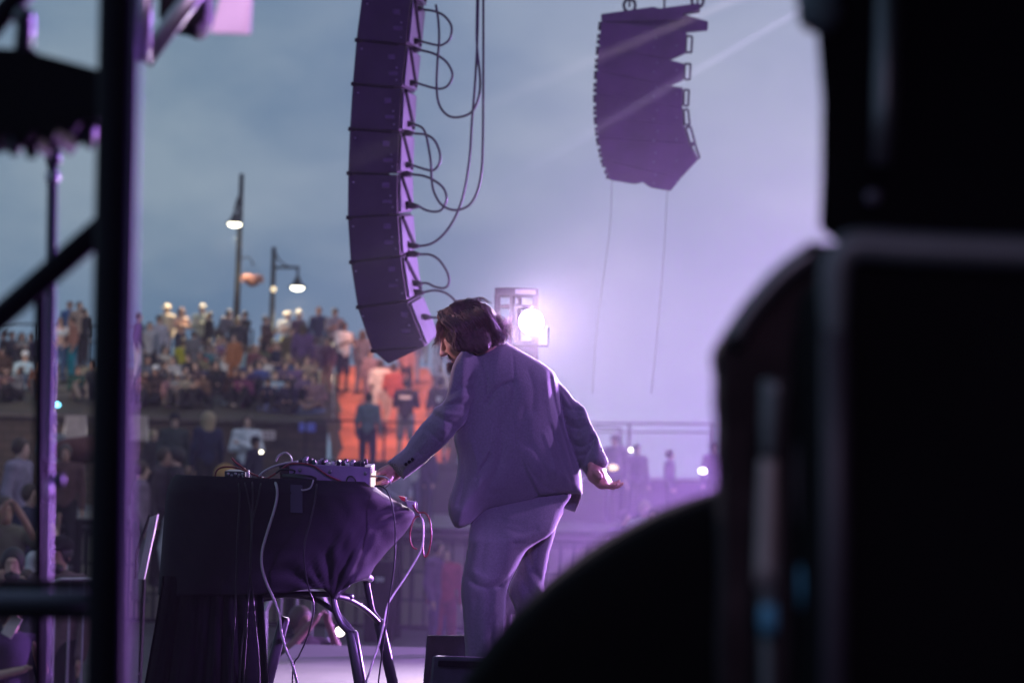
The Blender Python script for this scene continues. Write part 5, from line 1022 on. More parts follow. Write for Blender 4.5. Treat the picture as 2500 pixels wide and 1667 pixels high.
# ------------------------------------------------------------------ the crowd
_pm = {}
def person_meshes(pose, sleeves='long', legs='long', hair='short', hs=0.021, beard=False):
    """meshes of one figure facing -Y with its feet (or seat) on z=0; returns {part: (verts, faces)}"""
    key = (pose, sleeves, legs, hair, hs, beard)
    if key in _pm: return _pm[key]
    hd = np.array((0, -0.01, 1.62)); sh = [np.array((s*0.185, 0.0, 1.42)) for s in (-1, 1)]; hip = [np.array((s*0.09, 0, 0.93)) for s in (-1, 1)]
    el = [np.array((s*0.24, 0.03, 1.13)) for s in (-1, 1)]; wr = [np.array((s*0.25, -0.07, 0.88)) for s in (-1, 1)]
    kn = [np.array((s*0.11, -0.02, 0.50)) for s in (-1, 1)]; an = [np.array((s*0.12, 0.02, 0.08)) for s in (-1, 1)]
    if pose == 'cross': el = [np.array((s*0.25, -0.05, 1.16)) for s in (-1, 1)]; wr = [np.array((-s*0.10, -0.22, 1.22+0.03*s)) for s in (-1, 1)]
    if pose == 'phone': el[1] = np.array((0.24, -0.12, 1.18)); wr[1] = np.array((0.08, -0.30, 1.36)); wr[0] = np.array((-0.10, -0.26, 1.22)); el[0] = np.array((-0.23, -0.08, 1.16))
    if pose == 'raised': el = [np.array((s*0.27, -0.16, 1.36)) for s in (-1, 1)]; wr = [np.array((s*0.10, -0.26, 1.60)) for s in (-1, 1)]
    if pose == 'walk': kn = [np.array((-0.10, -0.16, 0.52)), np.array((0.10, 0.04, 0.50))]; an = [np.array((-0.10, -0.14, 0.10)), np.array((0.10, 0.28, 0.14))]; wr = [np.array((-0.24, 0.10, 0.90)), np.array((0.24, -0.22, 0.93))]
    if pose == 'hips': el = [np.array((s*0.36, 0.06, 1.15)) for s in (-1, 1)]; wr = [np.array((s*0.16, -0.06, 0.98)) for s in (-1, 1)]
    if pose in ('sit', 'sitfwd', 'chair'):
        dz = -0.80 if pose != 'chair' else -0.45; hd = hd+(0, 0, dz); sh = [p+(0, 0, dz) for p in sh]; hip = [p+(0, 0, dz) for p in hip]; el = [p+(0, -0.05, dz) for p in el]
        if pose == 'sit': kn = [np.array((s*0.17, -0.36, 0.44)) for s in (-1, 1)]; an = [np.array((s*0.12, -0.60, 0.08)) for s in (-1, 1)]; wr = [np.array((s*0.12, -0.36, 0.50)) for s in (-1, 1)]
        if pose == 'sitfwd': kn = [np.array((s*0.27, -0.34, 0.20)) for s in (-1, 1)]; an = [np.array((-s*0.08, -0.42, 0.08)) for s in (-1, 1)]; wr = [np.array((s*0.10, -0.30, 0.30)) for s in (-1, 1)]; sh = [p+(0, -0.10, -0.03) for p in sh]; hd = hd+(0, -0.16, -0.05)
        if pose == 'chair': kn = [np.array((s*0.13, -0.44, 0.48)) for s in (-1, 1)]; an = [np.array((s*0.13, -0.42, 0.08)) for s in (-1, 1)]; wr = [np.array((s*0.14, -0.34, 0.60)) for s in (-1, 1)]
    pel = (hip[0]+hip[1])/2; cst = (sh[0]+sh[1])/2-(0, 0, 0.10)
    if pose == 'lean': 
        q = np.array((0, -0.22, -0.10)); hd = hd+q*1.4; sh = [p+q for p in sh]; cst = cst+q*0.8; el = [p+q+(0, -0.1, 0) for p in el]; wr = [np.array((s*0.2, -0.42, 0.98)) for s in (-1, 1)]
    allp = np.array(sh+hip+el+wr+kn+an+[hd]); lo = allp.min(0)-0.26; hi = allp.max(0)+0.26; lo[2] = -0.03
    def torso(S, g_, k=0.05):
        S.ell(cst, (0.165+g_, 0.105+g_, 0.19+g_), k); S.ell((cst+pel)/2, (0.145+g_, 0.10+g_, 0.19+g_), k); S.ell(pel+(0, 0, 0.02), (0.155+g_, 0.11+g_, 0.13+g_), k); S.cone(sh[0], sh[1], 0.055+g_, 0.055+g_, k)
    def arm(S, g_, f0=0.0, f1=1.0):
        for i in (0, 1):
            S.cone(sh[i], el[i], 0.052+g_, 0.042+g_, 0.02)
            if f1 > 0.5: S.cone(el[i], el[i]+(wr[i]-el[i])*(1 if f1 >= 1 else 0.3), 0.042+g_, 0.030+g_, 0.015)
    def leg(S, g_, shortl=False):
        for i in (0, 1):
            S.cone(hip[i], kn[i], 0.088+g_, 0.058+g_, 0.03)
            if not shortl: S.cone(kn[i], an[i], 0.056+g_, 0.042+g_, 0.02)
    out = {}
    S = SDF(lo, hi, hs); torso(S, 0); arm(S, 0); leg(S, 0)
    for i in (0, 1):
        d_ = nrm(wr[i]-el[i]); S.cone(wr[i], wr[i]+d_*0.09, 0.032, 0.028, 0.012); S.cone(wr[i]+d_*0.09, wr[i]+d_*0.16, 0.022, 0.014, 0.01); S.cone(wr[i]+d_*0.03, wr[i]+d_*0.10+(0, -0.03, 0.03), 0.013, 0.012, 0.01)
    nk = (sh[0]+sh[1])/2+(0, -0.0, 0.03)
    S.cone(nk, hd-(0, -0.01, 0.05), 0.055, 0.050, 0.02); S.ell(hd+(0, 0.012, 0.025), (0.074, 0.092, 0.095), 0.02); S.ell(hd+(0, -0.022, -0.05), (0.056, 0.062, 0.066), 0.02)
    S.cone(hd+(0, -0.082, 0.012), hd+(0, -0.108, -0.022), 0.010, 0.014, 0.01)
    for s_ in (-1, 1): S.ell(hd+(s_*0.076, 0.012, 0), (0.010, 0.020, 0.030), 0.005)
    if hs < 0.015:
        for s_ in (-1, 1): S.ell(hd+(s_*0.031, -0.088, 0.014), (0.019, 0.012, 0.011), 0.006, 's')
        S.ell(hd+(0, -0.082, 0.034), (0.045, 0.014, 0.010), 0.01); S.ell(hd+(0, -0.083, -0.058), (0.022, 0.012, 0.008), 0.005)
    out['body'] = S.mesh()
    for i in (0, 1):
        pass
    S = SDF(lo, hi, hs)
    for i in (0, 1): S.cone(an[i]+(0, 0.03, -0.025), an[i]+(0, -0.14, -0.04), 0.045, 0.038, 0.02); S.cone(an[i], an[i]+(0, 0, 0.03), 0.048, 0.046, 0.02)
    out['shoes'] = S.mesh()
    S = SDF(lo, hi, hs); torso(S, 0.020); arm(S, 0.020, f1=1.0 if sleeves == 'long' else 0.4)
    if sleeves == 'none': S = SDF(lo, hi, hs); S.ell(cst+(0, 0, -0.04), (0.180, 0.12, 0.16), 0.03)
    if sleeves == 'crop': S = SDF(lo, hi, hs); S.ell(cst+(0, 0, -0.01), (0.185, 0.125, 0.13), 0.03); arm(S, 0.020, f1=0.4)
    if hair == 'hood': S.ell(hd+(0, 0.03, 0.015), (0.115, 0.125, 0.150), 0.04); S.cone(nk, hd, 0.09, 0.09, 0.04); S.ell(hd+(0, -0.13, -0.01), (0.07, 0.08, 0.10), 0.01, 's')
    if pose == 'blanket': pass
    cutz = pel[2]-0.06
    Z = S.ax[2][None, None, :]
    if 'sit' not in pose and pose != 'chair': 
        X_ = np.abs(S.ax[0])[:, None, None]; S.F = np.where(X_ < 0.2, np.maximum(S.F, cutz-Z), S.F).astype(np.float32)
    out['top'] = S.mesh()
    S = SDF(lo, hi, hs); leg(S, 0.018, legs == 'short'); S.ell(pel, (0.168, 0.122, 0.12), 0.03); out['shorts' if legs == 'short' else 'trousers'] = S.mesh()
    S = SDF(hd-0.36, hd+0.30, hs if hs < 0.015 else 0.018)
    if hair in ('short', 'long', 'cap', 'bun', 'curly'):
        S.ell(hd+(0, 0.020, 0.030), (0.090, 0.104, 0.108), 0.02)
        if hair == 'curly': S.ell(hd+(0, 0.02, 0.02), (0.125, 0.125, 0.135), 0.02)
        if hair in ('long', 'curly'): S.ell(hd+(0, 0.065, -0.09), (0.105, 0.060, 0.19), 0.04); [S.cone(hd+(s_*0.075, 0.0, 0.02), hd+(s_*0.10, -0.02, -0.20), 0.035, 0.028, 0.03) for s_ in (-1, 1)]
        if hair == 'bun': S.ell(hd+(0, 0.05, 0.145), (0.045, 0.045, 0.045), 0.01)
        S.ell(hd+(0, -0.105, -0.03), (0.080, 0.075, 0.100), 0.015, 's')
        if beard: S.ell(hd+(0, -0.045, -0.085), (0.062, 0.060, 0.050), 0.015); S.ell(hd+(0, -0.092, -0.042), (0.030, 0.012, 0.008), 0.01)
        if hair not in ('long', 'curly') and not beard: S.cone(hd+(0, 0.05, -0.14), hd+(0, 0.06, -0.22), 0.06, 0.07, 0.01, 's')
    out['hair'] = S.mesh()
    if hair in ('cap', 'beanie', 'bucket'):
        S = SDF(hd-0.26, hd+0.30, hs if hs < 0.015 else 0.018)
        if hair == 'beanie': S.ell(hd+(0, 0.015, 0.075), (0.102, 0.112, 0.100), 0.02); S.ell(hd+(0, 0.02, 0.185), (0.045, 0.045, 0.04), 0.01)
        elif hair == 'bucket': S.ell(hd+(0, 0.015, 0.085), (0.098, 0.108, 0.075), 0.02); S.cone(hd+(-0.03, 0, 0.045), hd+(0.03, 0, 0.045), 0.11, 0.11, 0.02, sy=1.0); 
        else: S.ell(hd+(0, 0.015, 0.085), (0.096, 0.108, 0.080), 0.02); S.ell(hd+(0, -0.12, 0.068), (0.062, 0.085, 0.013), 0.015)
        Z = S.ax[2][None, None, :]; S.F = np.maximum(S.F, (hd[2]+0.030)-Z).astype(np.float32); out['hat'] = S.mesh()
        if hair == 'beanie' or hair == 'bucket': 
            S = SDF(hd-0.3, hd+0.3, 0.018); S.ell(hd+(0, 0.03, 0.0), (0.085, 0.085, 0.09), 0.02); S.ell(hd+(0, -0.095, -0.03), (0.080, 0.075, 0.100), 0.015, 's'); out['hair'] = S.mesh()
    res = {}
    for k_, (v, f) in out.items():
        if len(f) == 0: continue
        me = bpy.data.meshes.new(k_); me.from_pydata(v.tolist(), [], f.tolist()); me.polygons.foreach_set('use_smooth', [True]*len(me.polygons)); me.materials.append(None); res[k_] = me
    res['_top'] = float(hd[2]+0.125+(0.06 if hair == 'beanie' else 0)); _pm[key] = res
    return res
SKIN = {'l': (0.52, 0.33, 0.25), 'm': (0.38, 0.21, 0.15), 'd': (0.16, 0.085, 0.06)}
HAIR = {'bk': (0.012, 0.010, 0.010), 'br': (0.05, 0.028, 0.018), 'rd': (0.16, 0.06, 0.03), 'bl': (0.36, 0.26, 0.15), 'gr': (0.25, 0.24, 0.24), 'wh': (0.7, 0.68, 0.62)}
def floor_z(x, d):
    if d < 24 and x < -1.6: return GZ
    if d >= 75: return slope_z(d)
    if d >= 56:
        sx = stair_x(d)
        if -1.42 < x-sx < 1.35:
            return 1.22 if d < 57.05 else 1.25+0.10*int((d-57.05)/0.6+1)
        return hill_z(x, d) if d > 56.4 else 1.22
    if d > 55 and abs(x-stair_x(56)-0.15) < 1.75: return 1.22
    if d >= 50 and x > 0.6: return 0.92
    return TZ if d >= 36 else GZ
crowd = []
def person(px, py, zone, pose, yaw, top, bot, label, hair='short', hc='br', skin='l', hat=None, sleeves='long', legs='long', scale=1.0, hs=0.021, beard=False, shoe=(0.03, 0.03, 0.035), z=None, group='people in the crowd'):
    ms = person_meshes(pose, sleeves, legs, hair, hs, beard); H_ = ms['_top']*scale
    if isinstance(zone, tuple):
        best = None
        for d in np.linspace(zone[0], zone[1], 90):
            p = P(px, py, d); zf = floor_z(p.x, d) if z is None else z; e = abs((p.z-zf-H_)/d)
            if best is None or e < best[0]-1e-5: best = (e, d)
        d = best[1]
    else: d = zone
    p = P(px, py, d); zf = floor_z(p.x, d) if z is None else z; H0 = p.z-zf
    sc = H0/ms['_top']; sc = max(0.86*scale, min(1.13*scale, sc))
    t = thing('person', label, 'person', (p.x, d, zf), group); t.rotation_euler = (0, 0, math.radians(yaw)); t.scale = (sc*rr.uniform(0.97, 1.05), sc*rr.uniform(0.97, 1.05), sc)
    cols = {'body': mat('skin', SKIN[skin], 0.55, var=0.08), 'top': cloth(top), 'trousers': cloth(bot), 'shorts': cloth(bot), 'hair': mat('hair', HAIR[hc], 0.6, var=0.25), 'hat': cloth(hat or (0.6, 0.55, 0.45)), 'shoes': mat('shoe', shoe, 0.6)}
    body = None
    for k_, me in ms.items():
        if k_[0] == '_' or me is None: continue
        if k_ == 'hair' and len(me.polygons) == 0: continue
        o = bpy.data.objects.new(k_, me); COL.objects.link(o); o.parent = t; o.material_slots[0].link = 'OBJECT'; o.material_slots[0].material = cols[k_]
    crowd.append((label, px, py, d, sc)); return t
SL, RDG, TER = (57.5, 74.5), (69.0, 75.5), (46, 55)
DK = (0.02, 0.018, 0.022); NV = (0.02, 0.025, 0.06); GY = (0.16, 0.16, 0.18); WH = (0.62, 0.60, 0.60); CR = (0.62, 0.52, 0.38)
C_ = [ # px, py of the head top, zone, pose, yaw, top, bottom, label, extras
 (338, 763, (58, 66), 'stand', 80, (0.06, 0.03, 0.08), (0.6, 0.56, 0.58), 'person in a dark plum jacket and white trousers beside the black upright', dict()),
 (366, 786, (64, 70), 'stand', 10, (0.30, 0.30, 0.33), DK, 'person in a pale grey jacket half hidden behind the black-capped one', dict()),
 (389, 772, (60, 70), 'stand', 20, (0.34, 0.33, 0.40), DK, 'person in a black cap and light grey shirt, standing', dict(hair='cap', hat=DK, hc='bk')),
 (408, 741, RDG, 'stand', -30, CR, DK, 'person in a cream cap and cream shirt on the hilltop', dict(hair='cap', hat=(0.75, 0.65, 0.5))),
 (443, 751, RDG, 'cross', 30, (0.55, 0.30, 0.20), NV, 'person with long auburn hair and folded arms in a peach top', dict(hair='long', hc='rd', sleeves='none')),
 (447, 795, (62, 72), 'sit', 150, (0.36, 0.33, 0.02), (0.1, 0.1, 0.12), 'person wrapped in a mustard yellow top, sitting below the hilltop', dict(hair='short', hc='br')),
 (494, 746, RDG, 'cross', 15, (0.40, 0.42, 0.34), GY, 'person in a pale cap and grey-green jacket on the hilltop', dict(hair='cap', hat=(0.7, 0.66, 0.55))),
 (511, 762, RDG, 'stand', -60, DK, DK, 'person in black just behind the pale-capped one on the hilltop', dict(skin='m')),
 (538, 753, RDG, 'lean', 60, (0.10, 0.10, 0.13), DK, 'dark-haired person in a patterned grey shirt leaning right', dict(hc='bk')),
 (598, 760, RDG, 'phone', -40, DK, (0.06, 0.08, 0.14), 'person in a black hoodie and jeans right of the tall lamp post', dict()),
 (582, 775, RDG, 'stand', 170, (0.03, 0.03, 0.04), DK, 'person in dark clothes hidden behind the tall lamp post', dict(hc='bl')),
 (649, 772, (64, 74), 'phone', 75, (0.07, 0.04, 0.035), DK, 'person in a dark brown jacket at the shorter lamp post', dict()),
 (703, 763, RDG, 'cross', 10, (0.60, 0.62, 0.62), (0.35, 0.33, 0.05), 'person in a white bucket hat and white shirt', dict(hair='bucket', hat=(0.8, 0.74, 0.6), sleeves='short')),
 (731, 756, RDG, 'stand', 40, (0.08, 0.05, 0.09), DK, 'person in a white bobble hat and dark plaid coat', dict(hair='beanie', hat=(0.8, 0.76, 0.66))),
 (741, 790, (62, 72), 'stand', 170, (0.10, 0.06, 0.16), (0.1, 0.07, 0.1), 'person in a purple flowered coat, back turned', dict(hair='long')),
 (779, 749, RDG, 'stand', 0, (0.03, 0.035, 0.09), GY, 'bald person in an open navy jacket over a grey shirt', dict(hc='rd', skin='m')),
 (819, 732, RDG, 'phone', 20, (0.22, 0.20, 0.26), DK, 'person in a grey shirt standing tallest beside the white T-shirt', dict(skin='m', sleeves='short')),
 (841, 755, (58, 68), 'phone', 40, (0.66, 0.62, 0.66), (0.025, 0.025, 0.06), 'person in a bright white T-shirt and navy shorts', dict(skin='d', hc='bk', sleeves='short', legs='short')),
 (886, 806, (58, 70), 'stand', 160, (0.13, 0.12, 0.17), (0.12, 0.11, 0.16), 'long-haired person in grey walking up at the left of the steps', dict(hair='long')),
 (1035, 752, (66, 75), 'stand', 170, (0.36, 0.42, 0.42), (0.22, 0.32, 0.38), 'person in a pale green shirt and light jeans behind the array', dict(hc='bl')),
 (1090, 747, (68, 75), 'stand', 20, DK, DK, 'dark-haired person just showing above the performer hair', dict(hc='bk')),
 (1012, 790, (66, 74), 'stand', 200, (0.2, 0.2, 0.3), (0.3, 0.3, 0.4), 'person in faded blue right behind the array tip', dict()),
 (172, 697, RDG, 'stand', -20, (0.05, 0.12, 0.30), DK, 'person in a blue shirt on the skyline left of the black upright', dict(hc='rd')),
 (195, 716, RDG, 'stand', 30, (0.36, 0.26, 0.20), DK, 'person in a tan shirt beside the blue-shirted one on the skyline', dict(sleeves='short')),
 (147, 774, (58, 68), 'hips', 10, (0.62, 0.66, 0.68), (0.05, 0.10, 0.20), 'long-haired person in a white crop top and jeans', dict(hair='long', sleeves='crop')),
 (178, 772, (60, 72), 'stand', -60, (0.25, 0.12, 0.09), (0.0, 0.16, 0.22), 'person in a rust top with a teal towel at the waist', dict(skin='m')),
 (206, 752, (64, 74), 'stand', 190, DK, DK, 'person in black against the left flank of the black upright', dict()),
 (112, 755, (66, 75), 'sit', 30, (0.05, 0.035, 0.04), DK, 'small dark seated figure behind the purple stand pole', dict()),
 (62, 860, (58, 66), 'sit', 20, (0.36, 0.48, 0.54), (0.2, 0.25, 0.35), 'person in a white cap and pale blue shirt lounging at far left', dict(hair='cap', hat=(0.7, 0.7, 0.7))),
 (20, 905, (58, 64), 'sitfwd', 0, (0.09, 0.05, 0.06), DK, 'person in maroon seated at the far left edge', dict()),
 (30, 800, (64, 73), 'sit', 40, (0.05, 0.04, 0.05), DK, 'person in brown seated near the top at the far left', dict(skin='m')),
 (78, 790, (64, 73), 'sit', -30, (0.03, 0.02, 0.05), (0.06, 0.05, 0.06), 'person seated high up, under the diagonal brace', dict()),
 (230, 880, (58, 64), 'sit', -30, (0.04, 0.04, 0.05), DK, 'person in charcoal seated by the left flank of the upright', dict(skin='m')),
 (353, 905, (58, 64), 'sitfwd', 20, (0.17, 0.05, 0.04), DK, 'person in a brick red top seated beside the white trousers', dict()),
 (383, 895, (58, 66), 'sitfwd', 0, (0.05, 0.03, 0.03), DK, 'person in a white cap and brown top seated on the bank', dict(hair='cap', hat=(0.6, 0.6, 0.62), skin='m')),
 (402, 892, (60, 68), 'sit', 60, DK, DK, 'person in black seated beside the brown top', dict()),
 (424, 868, (60, 70), 'sit', -20, (0.30, 0.29, 0.31), DK, 'person in pale grey seated under the mustard top', dict(hc='bk')),
 (444, 893, (58, 66), 'sitfwd', 40, (0.42, 0.40, 0.40), DK, 'person in an off-white top hunched on the bank', dict(hc='bk')),
 (479, 882, (58, 66), 'sit', -10, (0.06, 0.035, 0.04), (0.30, 0.18, 0.14), 'person with bare knees drawn up, seated mid bank', dict(sleeves='short')),
 (506, 842, (62, 70), 'sit', 60, (0.03, 0.14, 0.15), DK, 'person in a teal top seated behind the black logo shirt', dict()),
 (531, 881, (58, 66), 'sitfwd', 0, (0.018, 0.02, 0.025), DK, 'long-haired person in a black shirt with a yellow logo, cross-legged', dict(hair='long')),
 (551, 862, (60, 68), 'sit', -40, (0.55, 0.56, 0.58), DK, 'person in a white jacket behind the black logo shirt', dict()),
 (532, 806, (64, 72), 'sit', 20, (0.16, 0.10, 0.22), DK, 'person with a blue headband and mauve top, seated high', dict(hc='bk')),
 (505, 806, (64, 72), 'sitfwd', 160, (0.20, 0.20, 0.21), GY, 'person in speckled grey with back turned, seated high', dict()),
 (473, 812, (64, 72), 'stand', 150, (0.12, 0.12, 0.14), (0.18, 0.18, 0.2), 'person in dull grey just right of the mustard top', dict()),
 (572, 897, (58, 66), 'sitfwd', 20, (0.04, 0.02, 0.02), DK, 'red-faced person in dark brown seated right of the logo shirt', dict(skin='m')),
 (573, 828, (62, 70), 'stand', -30, (0.30, 0.12, 0.05), (0.28, 0.11, 0.05), 'person in a rust orange robe, standing among the seated', dict()),
 (605, 846, (60, 70), 'sitfwd', -50, (0.26, 0.42, 0.48), (0.12, 0.12, 0.14), 'person in an aqua jacket bending forward', dict()),
 (622, 842, (62, 70), 'sit', 40, (0.14, 0.05, 0.06), (0.06, 0.05, 0.06), 'brown-haired person in burgundy right of the aqua jacket', dict(hc='rd')),
 (612, 888, (58, 66), 'sit', 10, (0.035, 0.025, 0.09), DK, 'person in dark violet seated below the aqua jacket', dict()),
 (636, 880, (60, 68), 'sit', -20, (0.05, 0.07, 0.22), (0.15, 0.12, 0.12), 'person in a cobalt top seated under the brown jacket', dict()),
 (672, 903, (58, 66), 'sit', 20, (0.34, 0.44, 0.54), NV, 'person in a pale blue hoodie seated with a dark bag', dict()),
 (690, 827, (62, 72), 'sitfwd', -30, NV, (0.03, 0.03, 0.12), 'person in a navy vest with pale sleeves, seated', dict(sleeves='short')),
 (720, 838, (62, 70), 'sit', 50, (0.18, 0.10, 0.16), DK, 'person in dusty pink seated right of the navy vest', dict(hair='long')),
 (766, 842, (60, 70), 'stand', 150, (0.14, 0.09, 0.15), (0.34, 0.24, 0.18), 'person in tan trousers striding near the steps', dict()),
 (800, 862, (59, 68), 'stand', -30, (0.17, 0.08, 0.13), (0.26, 0.17, 0.16), 'person in muted rose standing by the left handrail', dict(hair='long')),
 (745, 905, (58, 64), 'sit', 20, (0.12, 0.08, 0.15), DK, 'person in greyish purple seated low by the steps', dict()),
 (705, 925, (57.5, 62), 'sitfwd', 0, (0.03, 0.025, 0.06), DK, 'person in midnight blue crouched at the wall top', dict()),
 (778, 915, (57.5, 62), 'sitfwd', -30, (0.2, 0.12, 0.15), (0.2, 0.13, 0.12), 'person in pale mauve crouched beside the handrail posts', dict()),
 (640, 800, (68, 75), 'sit', 30, (0.07, 0.05, 0.06), DK, 'small seated figure between the brown jacket and aqua one', dict()),
 (712, 800, (66, 74), 'stand', 10, (0.1, 0.08, 0.05), DK, 'person in olive half hidden below the bucket hat', dict()),
 (930, 878, (60, 68), 'walk', 170, (0.62, 0.55, 0.55), (0.62, 0.52, 0.5), 'person in white climbing the orange steps', dict(legs='short')),
 (962, 886, (61, 70), 'walk', 160, (0.45, 0.10, 0.08), (0.5, 0.35, 0.3), 'person in red climbing the orange steps', dict(legs='short', sleeves='short')),
 (905, 868, (66, 73), 'walk', 10, (0.3, 0.2, 0.24), (0.2, 0.12, 0.15), 'person in mauve coming down the top of the steps', dict()),
 (993, 868, (68, 74), 'walk', 170, (0.4, 0.18, 0.18), DK, 'person in coral at the top of the steps', dict()),
 (901, 958, (50, 55.2), 'stand', 165, (0.12, 0.17, 0.19), (0.04, 0.03, 0.07), 'person in a teal-grey jacket at the foot of the steps', dict(z=0.9)),
 (993, 922, (55.4, 56.8), 'phone', 175, (0.02, 0.02, 0.04), (0.20, 0.21, 0.24), 'person in a black T-shirt with a white chest band and grey shorts', dict(sleeves='short', legs='short', hc='bk', z=1.22)),
 (1076, 919, (55.4, 56.8), 'stand', 170, (0.02, 0.02, 0.035), (0.15, 0.15, 0.2), 'person in a black T-shirt with a pale patch, near the performer elbow', dict(sleeves='short', legs='short', hc='bk', z=1.22)),
 (375, 1050, (40, 50), 'stand', 50, (0.035, 0.03, 0.035), DK, 'fair short-haired person in a charcoal jacket on the terrace', dict(hc='bl')),
 (427, 1011, TER, 'stand', 10, (0.05, 0.06, 0.06), DK, 'person in a dark cap and black open coat on the terrace', dict(hair='cap', hat=DK)),
 (509, 1008, TER, 'stand', 200, (0.02, 0.025, 0.06), DK, 'curly blond person in navy, back turned, on the terrace', dict(hair='curly', hc='bl')),
 (484, 1041, (42, 50), 'stand', -70, (0.025, 0.02, 0.05), DK, 'red-cheeked person in profile beside the curly blond one', dict(hc='bk', skin='m')),
 (604, 1012, TER, 'cross', 5, (0.64, 0.64, 0.68), NV, 'long-haired person in a white sweater with folded arms', dict(hair='long', hc='br')),
 (548, 1068, (26, 29), 'stand', -95, (0.38, 0.21, 0.07), (0.3, 0.2, 0.1), 'person in a tan hooded coat, hood up', dict(hair='hood', z=GZ+0.35)),
 (623, 1085, (37, 44), 'stand', 60, (0.02, 0.02, 0.04), DK, 'person in a black cap and black shirt beside the white light', dict(hair='cap', hat=DK, skin='m')),
 (432, 1085, (30, 34.5), 'stand', -80, (0.035, 0.03, 0.04), DK, 'dark-haired person in black near the table corner', dict(hc='bk', z=GZ+0.6)),
 (402, 1092, (30, 34.5), 'stand', 60, (0.05, 0.04, 0.05), DK, 'person in a brown-grey coat facing the dark-haired one', dict(z=GZ+0.6, skin='m')),
 (458, 1112, (27, 31), 'stand', 30, (0.45, 0.42, 0.44), DK, 'person in a creamy white top just above the table corner', dict(hc='bk', hair='long')),
 (345, 1120, (30, 34), 'stand', 100, (0.2, 0.14, 0.2), (0.1, 0.1, 0.12), 'person in faded lilac right of the black upright', dict(z=GZ+0.4)),
 (52, 1070, (30, 34), 'stand', 70, (0.24, 0.20, 0.28), (0.05, 0.05, 0.09), 'person in a checked lilac shirt at the left edge', dict(z=GZ+0.7)),
 (78, 1130, (24, 28), 'phone', 60, (0.02, 0.025, 0.05), DK, 'person in a navy T-shirt holding out both forearms', dict(sleeves='short', z=GZ+0.1)),
 (131, 1026, (38, 45), 'phone', -10, (0.18, 0.19, 0.20), DK, 'person in a grey sweater holding up a camera', dict()),
 (160, 1085, (34, 38), 'stand', 10, (0.10, 0.05, 0.05), DK, 'person in russet brown in front of the pale screen', dict(skin='m', z=-0.5)),
 (15, 1180, (20, 24), 'raised', 20, (0.13, 0.12, 0.09), (0.08, 0.07, 0.06), 'person in olive raising a phone with both arms', dict(sleeves='short', skin='m', hs=0.014)),
 (119, 1280, (19, 23), 'stand', 60, (0.60, 0.58, 0.62), DK, 'fair person in a white shirt behind the black flat cap', dict(hc='bl', hs=0.014, scale=0.94)),
 (33, 1338, (17.5, 19), 'stand', 5, (0.035, 0.05, 0.05), DK, 'bearded person with slicked dark hair at lower left', dict(hc='bk', beard=True, hs=0.0125)),
 (148, 1318, (17.5, 19), 'stand', -20, (0.16, 0.10, 0.11), DK, 'bearded person in a black flat cap at lower left', dict(hair='cap', hat=(0.012, 0.01, 0.012), beard=True, hc='bk', skin='m', hs=0.0125)),
 (-2, 1368, (17.5, 19.5), 'stand', 30, (0.08, 0.04, 0.04), DK, 'person cut off by the left edge beside the slicked hair', dict(hs=0.014)),
 (66, 1390, (21, 24), 'stand', -30, (0.36, 0.17, 0.04), DK, 'person in ochre just behind the slicked-haired one', dict(hs=0.014, scale=0.86)),
 (25, 1500, (15.8, 17), 'phone', 40, (0.03, 0.02, 0.05), (0.2, 0.1, 0.14), 'person leaning on the barrier with a white phone, bottom left', dict(sleeves='short', z=GZ, scale=0.95, hs=0.014)),
 (735, 1480, (16.2, 17.2), 'raised', 40, (0.02, 0.015, 0.02), DK, 'person with bare forearms on the barrier beneath the table', dict(skin='d', sleeves='short', z=GZ, scale=0.9, hs=0.014)),
 (1008, 1142, (38, 46), 'stand', 10, (0.42, 0.42, 0.46), (0.1, 0.1, 0.2), 'person in pale linen between the pedal and the performer', dict(hair='long', hc='bl')),
 (1040, 1150, (38, 46), 'stand', -30, (0.04, 0.03, 0.10), NV, 'person in dark indigo beside the pale linen', dict()),
 (972, 1168, (37, 42), 'chair', 20, (0.28, 0.26, 0.36), DK, 'person in greyish lavender seated behind the pedal', dict()),
 (1090, 1335, (30.5, 33), 'stand', 10, (0.35, 0.05, 0.08), (0.25, 0.04, 0.07), 'person in crimson behind the dark fence, left of the trousers', dict(scale=0.86)),
 (1070, 1320, (30.5, 32), 'stand', 60, (0.16, 0.08, 0.2), (0.1, 0.05, 0.14), 'person in plum behind the dark fence near the table', dict(scale=0.86)),
 (1556, 1084, (49, 58), 'stand', 20, (0.10, 0.06, 0.16), DK, 'broad hazy silhouette standing behind the round pale light', dict(scale=0.9)),
 (1502, 1060, (49, 58), 'stand', -20, (0.10, 0.06, 0.16), DK, 'hazy silhouette at the railing nearest the open hand', dict()),
 (1519, 1090, (49, 58), 'sit', -20, (0.10, 0.06, 0.16), DK, 'hazy seated figure between the open hand and the round light', dict(scale=1.0)),
 (1636, 1098, (49, 58), 'stand', 80, (0.10, 0.06, 0.16), DK, 'slim hazy silhouette midway along the railing', dict(scale=0.9)),
 (1748, 1080, (49, 58), 'stand', 0, (0.10, 0.06, 0.16), DK, 'hazy silhouette cut off by the dark drape', dict()),
 (1575, 1192, (32, 42), 'stand', 10, (0.55, 0.6, 0.55), (0.3, 0.25, 0.4), 'pale-shirted person faint in the purple smoke', dict(hc='bl')),
 (1528, 1245, (28, 36), 'stand', 30, (0.3, 0.2, 0.4), DK, 'person in lilac faint in the smoke, lower left of the pale shirt', dict()),
 (1600, 1240, (26, 34), 'stand', -30, (0.25, 0.18, 0.35), DK, 'person in dull violet faint in the smoke above the drum case', dict()),
]
